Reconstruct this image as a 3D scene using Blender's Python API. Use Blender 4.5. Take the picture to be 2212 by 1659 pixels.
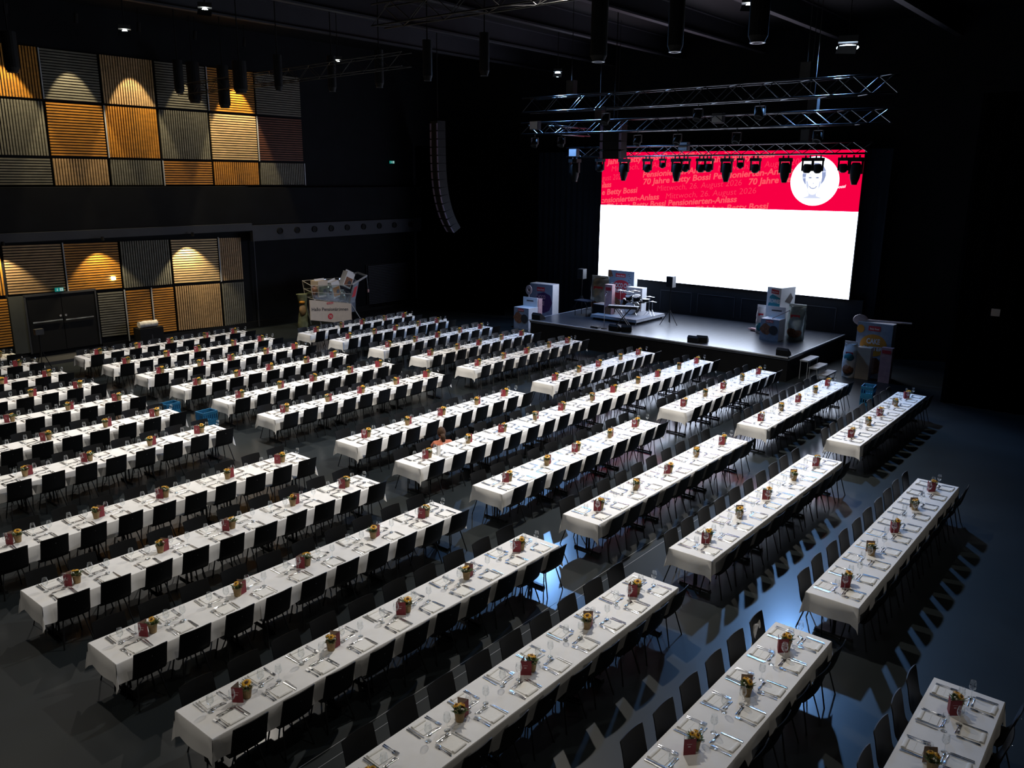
import bpy, math, random
from mathutils import Vector, Matrix
random.seed(7)
D = bpy.data
for o in list(D.objects): D.objects.remove(o, do_unlink=True)
SC = bpy.context.scene
COL = SC.collection
pi, sin, cos = math.pi, math.sin, math.cos

# ------------------------------------------------------------------ camera
F_PX, YAW, PITCH, ROLL, CAM_Z = 1781.027, 0.686020, 0.247379, 0.009882, 6.9915
W_PX, H_PX = 2212.0, 1659.0
_F = Vector((cos(YAW)*cos(PITCH), sin(YAW)*cos(PITCH), -sin(PITCH)))
_R0 = Vector((sin(YAW), -cos(YAW), 0)); _U0 = _R0.cross(_F)
_R = _R0*cos(ROLL) + _U0*sin(ROLL); _U = -_R0*sin(ROLL) + _U0*cos(ROLL)
cam_d = D.cameras.new('camera'); cam = D.objects.new('camera', cam_d); COL.objects.link(cam)
cam_d.sensor_width = 36.0; cam_d.lens = F_PX/W_PX*36.0; cam_d.clip_end = 200; cam_d.clip_start = 0.05
M = Matrix((( _R.x, _U.x, -_F.x, 0), (_R.y, _U.y, -_F.y, 0), (_R.z, _U.z, -_F.z, CAM_Z), (0, 0, 0, 1)))
cam.matrix_world = M
SC.camera = cam
def px(p):
    """where a world point falls in the 2212x1659 frame (used only to leave out what is outside it)"""
    d = Vector(p) - Vector((0, 0, CAM_Z)); z = d.dot(_F)
    if z < 0.3: return (-9999, -9999, 1)
    return (1106 + F_PX*d.dot(_R)/z, 829.5 - F_PX*d.dot(_U)/z, z)
def in_frame(p, m=30):
    u, v, z = px(p); return -m < u < W_PX+m and -m < v < H_PX+m

# ------------------------------------------------------------------ world, view
wd = D.worlds.new('hall_world'); SC.world = wd; wd.use_nodes = True
wd.node_tree.nodes['Background'].inputs[0].default_value = (0.5, 0.6, 0.8, 1)
wd.node_tree.nodes['Background'].inputs[1].default_value = 0.01
SC.view_settings.view_transform = 'Standard'; SC.view_settings.look = 'None'
SC.view_settings.exposure = 0.0; SC.view_settings.gamma = 1.0; SC.view_settings.use_curve_mapping = False
cy = SC.cycles
cy.max_bounces = 5; cy.diffuse_bounces = 2; cy.glossy_bounces = 3; cy.transmission_bounces = 2; cy.transparent_max_bounces = 12
cy.caustics_reflective = False; cy.caustics_refractive = False
cy.use_denoising = True; cy.sample_clamp_indirect = 14.0; cy.use_light_tree = True
cy.use_adaptive_sampling = True; cy.adaptive_threshold = 0.02

LAMP_WHITE = (1.0, 0.93, 0.83); LAMP_BLUE = (0.22, 0.48, 1.0)
P_HALL, P_BLUE, P_WALL, P_WALL_LOW = 3000.0, 3500.0, 1300.0, 280.0
SCREEN_WHITE = 8.0
def spot(name, loc, aim, power, col, size, blend=0.6, rad=0.12, parent=None):
    l = D.lights.new(name, 'SPOT'); l.energy = power; l.color = col; l.spot_size = math.radians(size)
    l.spot_blend = blend; l.shadow_soft_size = rad
    o = D.objects.new(name, l); COL.objects.link(o)
    o.rotation_euler = (Vector(aim)-Vector(loc)).to_track_quat('-Z', 'Y').to_euler()
    o.location = loc
    if parent: o.parent = parent; o.matrix_parent_inverse = parent.matrix_world.inverted() if False else Matrix.Translation(-Vector(parent.location))
    return o

# ------------------------------------------------------------------ materials
def mat(name, col, rough=0.6, metal=0.0, var=0.0, scale=8.0, spec=0.5, bump=0.0, emit=None, estr=1.0, stretch=None, sheen=0.0, coat=0.0, coat_r=0.1):
    m = D.materials.new(name); m.use_nodes = True; nt = m.node_tree; b = nt.nodes['Principled BSDF']
    b.inputs['Base Color'].default_value = (*col, 1); b.inputs['Roughness'].default_value = rough
    b.inputs['Metallic'].default_value = metal; b.inputs['Specular IOR Level'].default_value = spec
    if coat: b.inputs['Coat Weight'].default_value = coat; b.inputs['Coat Roughness'].default_value = coat_r
    if sheen: b.inputs['Sheen Weight'].default_value = sheen
    if var or bump:
        tc = nt.nodes.new('ShaderNodeTexCoord'); mp = nt.nodes.new('ShaderNodeMapping'); n = nt.nodes.new('ShaderNodeTexNoise')
        n.inputs['Scale'].default_value = scale; n.inputs['Detail'].default_value = 4
        if stretch: mp.inputs['Scale'].default_value = stretch
        nt.links.new(tc.outputs['Object'], mp.inputs[0]); nt.links.new(mp.outputs[0], n.inputs['Vector'])
        if var:
            r = nt.nodes.new('ShaderNodeValToRGB')
            r.color_ramp.elements[0].position = 0.3; r.color_ramp.elements[1].position = 0.7
            r.color_ramp.elements[0].color = (*[max(0, c*(1-var)) for c in col], 1)
            r.color_ramp.elements[1].color = (*[min(1, c*(1+var)) for c in col], 1)
            nt.links.new(n.outputs['Fac'], r.inputs[0]); nt.links.new(r.outputs[0], b.inputs['Base Color'])
        if bump:
            bp = nt.nodes.new('ShaderNodeBump'); bp.inputs['Strength'].default_value = bump; bp.inputs['Distance'].default_value = 0.01
            nt.links.new(n.outputs['Fac'], bp.inputs['Height']); nt.links.new(bp.outputs[0], b.inputs['Normal'])
    if emit:
        b.inputs['Emission Color'].default_value = (*emit, 1); b.inputs['Emission Strength'].default_value = estr
    return m
def emat(name, col, s=1.0):
    m = D.materials.new(name); m.use_nodes = True; nt = m.node_tree
    for n in list(nt.nodes): nt.nodes.remove(n)
    e = nt.nodes.new('ShaderNodeEmission'); o = nt.nodes.new('ShaderNodeOutputMaterial')
    e.inputs[0].default_value = (*col, 1); e.inputs[1].default_value = s; nt.links.new(e.outputs[0], o.inputs[0]); return m
def glassmat(name, tint=(1, 1, 1), base=0.06, edge=0.5):
    m = D.materials.new(name); m.use_nodes = True; nt = m.node_tree
    for n in list(nt.nodes): nt.nodes.remove(n)
    o = nt.nodes.new('ShaderNodeOutputMaterial'); mx = nt.nodes.new('ShaderNodeMixShader'); t = nt.nodes.new('ShaderNodeBsdfTransparent')
    g = nt.nodes.new('ShaderNodeBsdfGlossy'); lw = nt.nodes.new('ShaderNodeLayerWeight'); mr = nt.nodes.new('ShaderNodeMapRange')
    t.inputs[0].default_value = (*tint, 1); g.inputs['Roughness'].default_value = 0.08; g.inputs[0].default_value = (0.9, 0.95, 1, 1)
    lw.inputs[0].default_value = 0.25; mr.inputs['To Min'].default_value = base; mr.inputs['To Max'].default_value = edge
    nt.links.new(lw.outputs['Facing'], mr.inputs['Value']); nt.links.new(mr.outputs[0], mx.inputs[0])
    nt.links.new(t.outputs[0], mx.inputs[1]); nt.links.new(g.outputs[0], mx.inputs[2]); nt.links.new(mx.outputs[0], o.inputs[0]); return m

MT = {}
MT['floor'] = mat('hall_floor', (0.013, 0.017, 0.019), 0.45, var=0.18, scale=0.9, spec=0.27, coat=0.5, coat_r=0.2)
MT['black'] = mat('black_paint', (0.005, 0.0055, 0.0065), 0.7, var=0.15, scale=3, spec=0.2)
MT['blackwall'] = mat('black_wall', (0.0065, 0.0075, 0.010), 0.9, spec=0.2, var=0.2, scale=1.2)
MT['darkgrey'] = mat('dark_grey_metal', (0.03, 0.032, 0.036), 0.5, var=0.1, scale=5)
MT['band'] = mat('dark_blue_grey_beam', (0.022, 0.026, 0.038), 0.7, var=0.1, scale=2)
MT['shell'] = mat('black_chair_shell', (0.004, 0.0045, 0.005), 0.5, var=0.1, scale=20, spec=0.18)
MT['tube'] = mat('black_tube', (0.01, 0.01, 0.011), 0.35, metal=0.0, var=0.1, scale=20)
MT['cloth'] = mat('white_damask_cloth', (0.80, 0.79, 0.77), 0.8, var=0.03, scale=5, bump=0.12, sheen=0.1)
MT['napkin'] = mat('white_napkin', (0.84, 0.83, 0.79), 0.85, var=0.03, scale=30, bump=0.1)
MT['steel'] = mat('polished_steel', (0.62, 0.63, 0.65), 0.24, metal=1.0, var=0.05, scale=40)
MT['chrome'] = mat('chrome', (0.75, 0.76, 0.78), 0.15, metal=1.0, var=0.04, scale=20)
MT['truss'] = mat('truss_aluminium', (0.055, 0.06, 0.07), 0.3, metal=1.0, var=0.1, scale=6)
MT['pot'] = mat('kraft_pot', (0.30, 0.20, 0.09), 0.8, var=0.25, scale=25, bump=0.2)
MT['soil'] = mat('potting_soil', (0.02, 0.015, 0.01), 0.95, var=0.3, scale=40)
MT['petal'] = mat('sunflower_petal', (0.85, 0.42, 0.015), 0.6, var=0.25, scale=30)
MT['disc'] = mat('sunflower_centre', (0.09, 0.04, 0.015), 0.9, var=0.3, scale=60)
MT['leaf'] = mat('green_leaf', (0.10, 0.15, 0.05), 0.6, var=0.4, scale=30)
MT['whiteflower'] = mat('small_white_blossom', (0.75, 0.72, 0.62), 0.7, var=0.1, scale=30)
MT['menu'] = mat('wine_red_card', (0.25, 0.022, 0.035), 0.55, var=0.08, scale=20)
MT['menuin'] = mat('tan_card_inside', (0.36, 0.25, 0.19), 0.65, var=0.08, scale=20)
MT['print'] = mat('pale_print', (0.75, 0.6, 0.6), 0.6, var=0.03, scale=20)
MT['glass'] = glassmat('wine_glass_material', (0.97, 0.98, 0.98), 0.07, 0.9)
MT['clear'] = glassmat('clear_plastic', (0.75, 0.80, 0.78), 0.10, 0.4)
MT['crate'] = mat('blue_crate_plastic', (0.015, 0.13, 0.27), 0.45, var=0.15, scale=10)
MT['deck'] = mat('stage_deck', (0.035, 0.04, 0.05), 0.36, var=0.25, scale=1.6, stretch=(1, 6, 1), spec=0.5, coat=0.5, coat_r=0.2)
MT['trimw'] = mat('pale_trim_and_highlight', (0.42, 0.45, 0.50), 0.45, var=0.05, scale=5)  # real trims, plus highlights painted on stage edge and slat sides
MT['drape'] = mat('dark_blue_drape', (0.014, 0.021, 0.036), 0.95, var=0.12, scale=1, spec=0.1)
MT['velvet'] = mat('black_velvet', (0.0022, 0.0025, 0.003), 1.0, var=0.1, scale=2, spec=0.0)
MT['riser'] = mat('riser_top_grey', (0.30, 0.31, 0.34), 0.6, var=0.12, scale=6)
MT['card'] = mat('white_cardboard', (0.72, 0.73, 0.76), 0.6, var=0.04, scale=6)
MT['bluecard'] = mat('pale_blue_print', (0.22, 0.27, 0.36), 0.6, var=0.2, scale=5)
MT['redlab'] = mat('red_label', (0.55, 0.02, 0.04), 0.5, var=0.05, scale=10)
MT['purple'] = mat('purple_print', (0.055, 0.02, 0.10), 0.6, var=0.2, scale=6)
MT['teal'] = mat('teal_print', (0.01, 0.20, 0.27), 0.6, var=0.1, scale=6)
MT['orange'] = mat('orange_print', (0.62, 0.26, 0.02), 0.6, var=0.1, scale=6)
MT['cookie'] = mat('baked_brown_print', (0.22, 0.09, 0.045), 0.7, var=0.5, scale=14)
MT['choc'] = mat('dark_chocolate_print', (0.035, 0.016, 0.014), 0.6, var=0.3, scale=14)
MT['foil'] = mat('silvery_green_foil', (0.36, 0.43, 0.42), 0.3, metal=0.5, var=0.3, scale=3)
MT['pink'] = mat('pale_pink_print', (0.55, 0.33, 0.36), 0.6, var=0.15, scale=6)
MT['beige'] = mat('beige_board', (0.60, 0.52, 0.44), 0.7, var=0.05, scale=5)
MT['ink'] = mat('dark_ink', (0.03, 0.03, 0.035), 0.6, var=0.1, scale=5)
MT['white'] = mat('white_plastic', (0.8, 0.8, 0.8), 0.5, var=0.02, scale=5)
MT['woodspoon'] = mat('pale_wood', (0.42, 0.33, 0.33), 0.5, var=0.15, scale=6, stretch=(1, 6, 6))
MT['olive'] = mat('olive_wrap', (0.17, 0.19, 0.11), 0.5, var=0.4, scale=5)
MT['bag'] = mat('grey_white_bag', (0.55, 0.54, 0.52), 0.8, var=0.25, scale=12, bump=0.3)
MT['skin'] = mat('skin', (0.42, 0.20, 0.14), 0.55, var=0.06, scale=12)
MT['hair'] = mat('brown_hair', (0.05, 0.026, 0.014), 0.75, spec=0.2, var=0.4, scale=30, stretch=(1, 1, 0.3), bump=0.5)
MT['salmon'] = mat('salmon_jumper', (0.42, 0.13, 0.07), 0.85, var=0.15, scale=15, bump=0.2)
MT['jean'] = mat('dark_jeans', (0.02, 0.03, 0.06), 0.85, var=0.2, scale=20)
MT['wood_orange'] = mat('amber_wood_slat', (0.46, 0.195, 0.018), 0.55, var=0.22, scale=3, stretch=(1, 3, 3))
MT['wood_tan'] = mat('tan_wood_slat', (0.42, 0.27, 0.13), 0.6, var=0.2, scale=3, stretch=(1, 3, 3))
MT['wood_pale'] = mat('pale_wood_slat', (0.62, 0.44, 0.22), 0.6, var=0.15, scale=3, stretch=(1, 3, 3))
MT['wood_grey'] = mat('grey_wood_slat', (0.15, 0.145, 0.115), 0.65, var=0.2, scale=3, stretch=(1, 3, 3))
MT['wood_dim'] = mat('red_brown_wood_slat', (0.12, 0.04, 0.02), 0.65, var=0.2, scale=3, stretch=(1, 3, 3))
MT['rust'] = mat('plain_grey_board', (0.045, 0.05, 0.046), 0.8, var=0.1, scale=3)
MT['signgreen'] = emat('exit_sign_green', (0.02, 0.42, 0.36), 0.45)
MT['signwhite'] = emat('exit_sign_white', (0.75, 0.95, 0.92), 0.5)
MT['bulb'] = emat('lamp_glow', (0.92, 1.0, 0.92), 25.0)
MT['bluebulb'] = emat('blue_lamp_glow', (0.62, 0.82, 1.0), 12.0)
MT['led_red'] = emat('screen_red', (0.93, 0.0, 0.055), 1.0)
MT['led_white'] = emat('screen_white', (0.70, 0.80, 1.0), SCREEN_WHITE)
MT['led_text'] = emat('screen_pale_red', (1.0, 0.10, 0.13), 1.0)
MT['led_thin'] = emat('screen_thin_red', (0.98, 0.045, 0.10), 1.0)
MT['led_portrait'] = emat('screen_portrait_white', (0.95, 0.97, 1.0), 1.6)
MT['led_grey'] = emat('screen_portrait_grey', (0.30, 0.36, 0.60), 1.0)
MT['led_light'] = emat('screen_portrait_light', (0.66, 0.72, 0.92), 1.0)
MT['led_dark'] = emat('screen_portrait_dark', (0.10, 0.13, 0.30), 1.0)
MT['lens'] = mat('dark_lens', (0.02, 0.02, 0.025), 0.1, var=0.05, scale=5)

# ------------------------------------------------------------------ mesh helpers
class MB:
    def __init__(s): s.v = []; s.f = []; s.m = []; s.mats = []; s.smooth = False
    def mi(s, m):
        m = MT[m] if isinstance(m, str) else m
        if m not in s.mats: s.mats.append(m)
        return s.mats.index(m)
    def add(s, vs, fs, m, T=None):
        k = len(s.v); i = s.mi(m)
        s.v += [tuple(T @ Vector(v)) for v in vs] if T is not None else [tuple(v) for v in vs]
        s.f += [tuple(a+k for a in f) for f in fs]; s.m += [i]*len(fs); return s
    def box(s, x0, x1, y0, y1, z0, z1, m, T=None):
        vs = [(x, y, z) for z in (z0, z1) for y in (y0, y1) for x in (x0, x1)]
        return s.add(vs, [(0, 2, 3, 1), (4, 5, 7, 6), (0, 1, 5, 4), (2, 6, 7, 3), (0, 4, 6, 2), (1, 3, 7, 5)], m, T)
    def tube(s, pts, r, m, n=6, T=None, cap=True):
        pts = [Vector(p) for p in pts]; rs = r if isinstance(r, (list, tuple)) else [r]*len(pts)
        vs = []; fs = []
        for i, p in enumerate(pts):
            a = pts[max(0, i-1)]; b = pts[min(len(pts)-1, i+1)]; d = (b-a).normalized()
            up = Vector((0, 0, 1)) if abs(d.z) < 0.95 else Vector((1, 0, 0))
            u = d.cross(up).normalized(); w = u.cross(d)
            for k in range(n):
                t = 2*pi*k/n; vs.append(p + (u*cos(t)+w*sin(t))*rs[i])
        for i in range(len(pts)-1):
            for k in range(n):
                a = i*n+k; b = i*n+(k+1) % n; fs.append((a, b, b+n, a+n))
        if cap: fs.append(tuple(range(n-1, -1, -1))); fs.append(tuple(range((len(pts)-1)*n, len(pts)*n)))
        return s.add(vs, fs, m, T)
    def lathe(s, prof, m, n=16, T=None, close=False):
        vs = [(r*cos(2*pi*k/n), r*sin(2*pi*k/n), z) for r, z in prof for k in range(n)]
        fs = [(i*n+k, i*n+(k+1) % n, (i+1)*n+(k+1) % n, (i+1)*n+k) for i in range(len(prof)-1) for k in range(n)]
        if close: fs += [tuple(range(n-1, -1, -1)), tuple(range((len(prof)-1)*n, len(prof)*n))]
        return s.add(vs, fs, m, T)
    def grid(s, P, m, T=None, closed=False):
        nu = len(P); nv = len(P[0]); vs = [p for row in P for p in row]
        fs = [(i*nv+j, i*nv+(j+1) % nv, (i+1)*nv+(j+1) % nv, (i+1)*nv+j) for i in range(nu-1) for j in range(nv if closed else nv-1)]
        return s.add(vs, fs, m, T)
    def poly(s, pts, m, T=None): return s.add(pts, [tuple(range(len(pts)))], m, T)
    def prism(s, pts, depth, m, T=None):
        """outline in local (x, z), front at y=0, given thickness towards +y"""
        n = len(pts); vs = [(x, 0, z) for x, z in pts]+[(x, depth, z) for x, z in pts]
        return s.add(vs, [tuple(range(n)), tuple(range(2*n-1, n-1, -1))]+[(i, i+n, (i+1) % n+n, (i+1) % n) for i in range(n)], m, T)
    def ball(s, c, r, m, n=10, q=7, sc=(1, 1, 1), T=None):
        P = [[(c[0]+r*sc[0]*sin(pi*i/q)*cos(2*pi*k/n), c[1]+r*sc[1]*sin(pi*i/q)*sin(2*pi*k/n), c[2]+r*sc[2]*cos(pi*i/q)) for k in range(n)] for i in range(q+1)]
        return s.grid(P, m, T, closed=True)
    def mesh(s, name):
        me = D.meshes.new(name); me.from_pydata(s.v, [], s.f)
        for m in s.mats: me.materials.append(m)
        me.polygons.foreach_set('material_index', s.m)
        if s.smooth: me.polygons.foreach_set('use_smooth', [True]*len(s.f))
        me.update(); return me
    def build(s, name, parent=None, loc=None, rot=None, smooth=None):
        if smooth is not None: s.smooth = smooth
        o = D.objects.new(name, s.mesh(name)); COL.objects.link(o)
        if loc: o.location = loc
        if rot: o.rotation_euler = rot
        if parent: o.parent = parent
        return o
def tag(o, label=None, cat=None, group=None, kind=None):
    if label: o['label'] = label
    if cat: o['category'] = cat
    if group: o['group'] = group
    if kind: o['kind'] = kind
    return o
def empty(name, loc=(0, 0, 0), rz=0.0):
    o = D.objects.new(name, None); COL.objects.link(o); o.location = loc; o.rotation_euler = (0, 0, rz); o.empty_display_size = 0.1
    return o
def struct(name, mb, **k): return tag(mb.build(name, **k), kind='structure')
def dup(root, loc, rz):
    r = root.copy(); COL.objects.link(r); r.location = loc; r.rotation_euler = (0, 0, rz)
    for ch in KIDS.get(root.name, []):
        c = ch.copy(); COL.objects.link(c); c.parent = r
    return r
KIDS = {}
def Tr(x, y, z, rz=0.0, s=1.0): return Matrix.Translation((x, y, z)) @ Matrix.Rotation(rz, 4, 'Z') @ Matrix.Scale(s, 4)

_tc = {}
def text_pts(txt, bold=0.0):
    """flat outline mesh of a line of writing: (verts, faces, width), cap height about 0.7"""
    key = (txt, bold)
    if key in _tc: return _tc[key]
    c = D.curves.new('t', 'FONT'); c.body = txt; c.size = 1.0; c.offset = bold; c.resolution_u = 3; c.fill_mode = 'FRONT'
    o = D.objects.new('t', c); COL.objects.link(o)
    bpy.context.view_layer.update()
    me = D.meshes.new_from_object(o.evaluated_get(bpy.context.evaluated_depsgraph_get()))
    vs = [tuple(v.co) for v in me.vertices]; fs = [tuple(p.vertices) for p in me.polygons]
    D.objects.remove(o); D.curves.remove(c); D.meshes.remove(me)
    w = max([v[0] for v in vs] or [1]); _tc[key] = (vs, fs, w); return _tc[key]
def put_text(mb, txt, m, o, xdir, zdir, width=None, size=0.3, bold=0.02, slant=0.0, clip=None, both=False):
    vs, fs, w = text_pts(txt, bold); sx = (width/w) if width else size
    o = Vector(o); xd = Vector(xdir); zd = Vector(zdir)
    out = [o + xd*((x+slant*y)*sx) + zd*(y*size) for x, y, _ in vs]
    if clip: fs = [f for f in fs if all(clip(out[i]) for i in f)]
    mb.add(out, fs, m)
    return sx*w

ORD = ['zeroth', 'first', 'second', 'third', 'fourth', 'fifth', 'sixth', 'seventh', 'eighth', 'ninth', 'tenth', 'eleventh', 'twelfth', 'thirteenth', 'fourteenth', 'fifteenth', 'sixteenth', 'seventeenth', 'eighteenth', 'nineteenth', 'twentieth', 'twenty-first', 'twenty-second']

# ------------------------------------------------------------------ room shell
struct('floor', MB().box(-9, 38, -8, 36, -0.2, 0.0, 'floor'))
struct('ceiling', MB().box(-9, 38, -8, 36, 13.0, 13.2, 'black'))
struct('wall_back', MB().box(36.0, 36.3, -8, 36, 0, 13, 'blackwall'))
struct('wall_left', MB().box(-9, 38, 33.42, 33.7, 0, 13, 'blackwall'))
struct('wall_right', MB().box(-9, 38, -8.3, -8.0, 0, 13, 'blackwall'))
struct('wall_rear', MB().box(-9.3, -9.0, -8, 36, 0, 13, 'blackwall'))
MT['beam'] = mat('ceiling_beam_grey', (0.012, 0.014, 0.021), 0.7, var=0.15, scale=2)
for i, y in enumerate((0.5, 4.3, 8.1, 11.9, 15.7, 19.5, 23.3, 27.1)):
    b = MB().box(-8, 36, y-0.12, y+0.12, 12.2, 12.26, 'beam').box(-8, 36, y-0.02, y+0.02, 12.26, 12.94, 'beam').box(-8, 36, y-0.12, y+0.12, 12.94, 12.999, 'beam')
    struct('trim_%d' % (i+1), b)
# thin floor seam lines
mb = MB()
mb.box(4.9, 17.5, 7.380, 7.387, 0.0, 0.0008, 'riser'); mb.box(4.9, 15.5, 7.200, 7.206, 0.0, 0.0008, 'riser')
struct('trim_20', mb)

# ------------------------------------------------------------------ slatted wall panels
def slat_panel(x0, x1, z0, z1, m, vert, label, pitch=0.1, sk=(0, 0)):
    mb = MB(); g = 0.045; a, b = x0+g, x1-g; c, d = z0+g, z1-g; yf = 33.36
    sh = lambda x, z: z + sk[0]*(x-x0)*0 + (sk[1] if z > (z0+z1)/2 else sk[0])*(x-(x0+x1)/2)/(x1-x0)
    def bx(p, q, r, s, y0, y1, mm):
        vs = []
        for z in (r, s):
            for y in (y0, y1):
                for x in (p, q):
                    t = (z-z0)/(z1-z0); vs.append((x, y, z+(sk[0]*(1-t)+sk[1]*t)*(x-x0)/(x1-x0)))
        mb.add(vs, [(0, 2, 3, 1), (4, 5, 7, 6), (0, 1, 5, 4), (2, 6, 7, 3), (0, 4, 6, 2), (1, 3, 7, 5)], mm)
    bx(a, b, c, d, yf, yf+0.04, 'black')
    if vert:
        n = max(2, round((b-a)/pitch)); p = (b-a)/n
        for i in range(n): bx(a+i*p+p*0.2, a+i*p+p*0.80, c, d, yf-0.05, yf-0.002, m)
    else:
        n = max(2, round((d-c)/pitch)); p = (d-c)/n
        for i in range(n): bx(a, b, c+i*p+p*0.2, c+i*p+p*0.80, yf-0.05, yf-0.002, m)
    return tag(mb.build('slat_panel'), label, 'wall panel', 'slatted wall panels')
UX = [9.4, 11.5, 13.6, 15.73, 17.91, 20.18, 22.51, 24.98]
rowsU = [
 (9.5, 11.35, 'top row above the beam', ['', ('wood_orange', 1), ('wood_grey', 0), ('wood_tan', 1), ('wood_grey', 0), ('wood_orange', 0), ('wood_grey', 0)]),
 (7.5, 9.5, 'middle row above the beam', ['', ('wood_grey', 1), ('wood_orange', 0), ('wood_orange', 1), ('wood_grey', 1), ('wood_pale', 0), ('wood_dim', 0)]),
 (6.44, 7.5, 'lowest row above the beam', ['', ('wood_grey', 0), ('wood_tan', 1), ('wood_grey', 1), ('wood_orange', 0), ('wood_orange', 1), ('wood_grey', 1)])]
CN = {'wood_orange': 'amber', 'wood_grey': 'grey', 'wood_tan': 'tan', 'wood_pale': 'pale gold', 'wood_dim': 'dark red-brown'}
for z0, z1, rn, cells in rowsU:
    for i, c in enumerate(cells):
        if not c: continue
        m, v = c
        slat_panel(UX[i], UX[i+1], z0, z1, m, v, '%s panel of %s slats, %s from stage end in %s' % (CN[m], 'upright' if v else 'level', ORD[7-i], rn))
lowU = [(9.4, 11.5, 2.56, 4.44, 'wood_orange', 1, 'amber upright slat panel beside tan level panel left of the door head', (-.02, -.02)),
        (11.5, 13.6, 2.53, 4.42, 'wood_tan', 0, 'tan level slat panel directly above the black double door', (-.05, -.04)),
        (13.6, 15.77, 2.42, 4.37, 'wood_orange', 0, 'brightly lit amber level slat panel with small white lamp below the beam', (-.03, -.04)),
        (15.77, 17.93, 2.38, 4.33, 'wood_grey', 1, 'dark grey upright slat panel between amber and pale panels below the beam', (-.02, -.03)),
        (17.93, 20.15, 2.36, 4.30, 'wood_pale', 0, 'brightest pale gold level slat panel below the beam', (-.08, -.05)),
        (20.15, 21.35, 2.28, 4.25, 'wood_tan', 1, 'narrow tan upright slat panel at the end below the beam', (-.02, -.03)),
        (9.4, 11.5, 0.64, 2.52, 'wood_orange', 0, 'amber level slat panel at floor level beside the black double door', (-.02, -.02)),
        (14.68, 15.77, 0.50, 2.38, 'wood_grey', 0, 'grey level slat panel just past the black double door', (-.03, -.02)),
        (15.77, 16.9, 0.42, 2.36, 'wood_orange', 0, 'amber level slat panel behind the white sack', (-.02, -.02)),
        (16.9, 17.93, 0.36, 2.34, 'wood_orange', 0, 'amber level slat panel between white strip and tan panel', (-.02, -.02)),
        (17.93, 20.15, 0.34, 2.32, 'wood_tan', 1, 'wide tan upright slat panel at floor level', (-.08, -.06)),
        (20.15, 21.35, 0.24, 2.25, 'wood_grey', 1, 'narrow grey upright slat panel at floor level by the dark corner', (-.02, -.02))]
for x0, x1, z0, z1, m, v, lab, sk in lowU: slat_panel(x0, x1, z0, z1, m, v, lab, sk=sk)
k = 1
for x, z0, z1 in ((13.6, 9.55, 11.3), (20.2, 9.55, 11.3), (15.75, 7.52, 9.46), (22.52, 7.52, 9.46), (17.93, 6.46, 7.46), (24.97, 6.46, 7.46),
                  (13.62, 2.46, 4.36), (20.16, 2.3, 4.25), (15.79, 0.25, 2.36), (16.92, 0.1, 2.34)):
    tag(MB().box(x-0.02, x+0.02, 33.27, 33.30, z0, z1, 'trimw').build('wall_strip'), 'thin white painted slat-side glint %s on the slatted wall' % ('above the big beam, %s one' % ORD[k] if z0 > 5 else 'below the big beam, %s one' % ORD[k-6]), 'rail', 'thin white glints painted between slatted panels'); k += 1  # white strips stand in for slat sides reflecting light
tag(MB().box(21.88, 21.92, 33.2, 33.25, 0.05, 4.2, MT['band']).build('wall_strip'), 'faint blue upright rail past the last slatted panels', 'rail')
# beams above the lower panels
struct('trim_21', MB().box(9, 21.6, 32.9, 33.41, 4.45, 6.42, 'blackwall').box(21.6, 32.4, 32.9, 33.41, 4.75, 6.36, 'blackwall'))
mb = MB().box(9.0, 21.6, 32.8, 33.0, 4.50, 4.82, 'band'); mb2 = MB().box(21.6, 32.45, 32.8, 33.0, 4.02, 4.72, 'band')
struct('trim_22', mb); struct('trim_23', mb2)
for i, x in enumerate((23.05, 24.0, 25.0, 26.0, 27.0, 28.05, 29.1, 30.15, 31.3)):
    m = MB(); m.lathe([(0.0, 0), (0.15, 0), (0.15, 0.05), (0.12, 0.05), (0.11, 0.02), (0.0, 0.02)], 'black', 16, Matrix.Translation((x, 32.8, 4.42)) @ Matrix.Rotation(pi/2, 4, 'X'))
    tag(m.build('round_air_nozzle'), 'dark round air nozzle on grey beam, %s from the stage end' % ORD[9-i], 'air nozzle', 'round nozzles on the grey beam')
struct('baseboard_left', MB().box(-9, 11.9, 33.3, 33.41, 0, 0.3, 'black').box(14.7, 36, 33.3, 33.41, 0, 0.3, 'black'))
# recessed wall with roller shutter past the panels
sh = MB()
for i in range(26):
    z = 0.15+i*0.085; sh.box(28.7, 31.6, 33.30, 33.36, z, z+0.05, MT['band'])
sh.box(28.6, 31.7, 33.36, 33.40, 0.05, 2.4, 'black')
tag(sh.build('roller_shutter'), 'dark blue louvred shutter on wall behind the giant cart', 'shutter')

# double door
dr = empty('door_1', (13.33, 33.3, 0)); tag(dr, kind='structure')
MB().box(-1.28, 1.28, 0.06, 0.10, 0.4, 2.44, 'black').build('door_opening', dr)
MB().box(-1.32, -1.26, -0.04, 0.1, 0.3, 2.46, 'darkgrey').box(1.26, 1.32, -0.04, 0.1, 0.3, 2.46, 'darkgrey').box(-1.32, 1.32, -0.04, 0.1, 2.44, 2.52, 'darkgrey').build('door_frame', dr)
for s in (-1, 1):
    lf = MB().box(min(0.01*s, 1.25*s), max(0.01*s, 1.25*s), 0.0, 0.06, 0.3, 2.42, 'black').build('door_leaf', dr)
    MB().box(min(0.06*s, 1.12*s), max(0.06*s, 1.12*s), -0.07, -0.03, 1.42 if s > 0 else 1.44, 1.47 if s > 0 else 1.49, 'chrome').build('push_bar', lf)
    m = MB(); m.lathe([(0, 0), (0.045, 0), (0.045, 0.03), (0, 0.03)], 'chrome', 10, Matrix.Translation((0.1*s, 0, 1.62)) @ Matrix.Rotation(pi/2, 4, 'X')); m.build('door_lock', lf)
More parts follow.
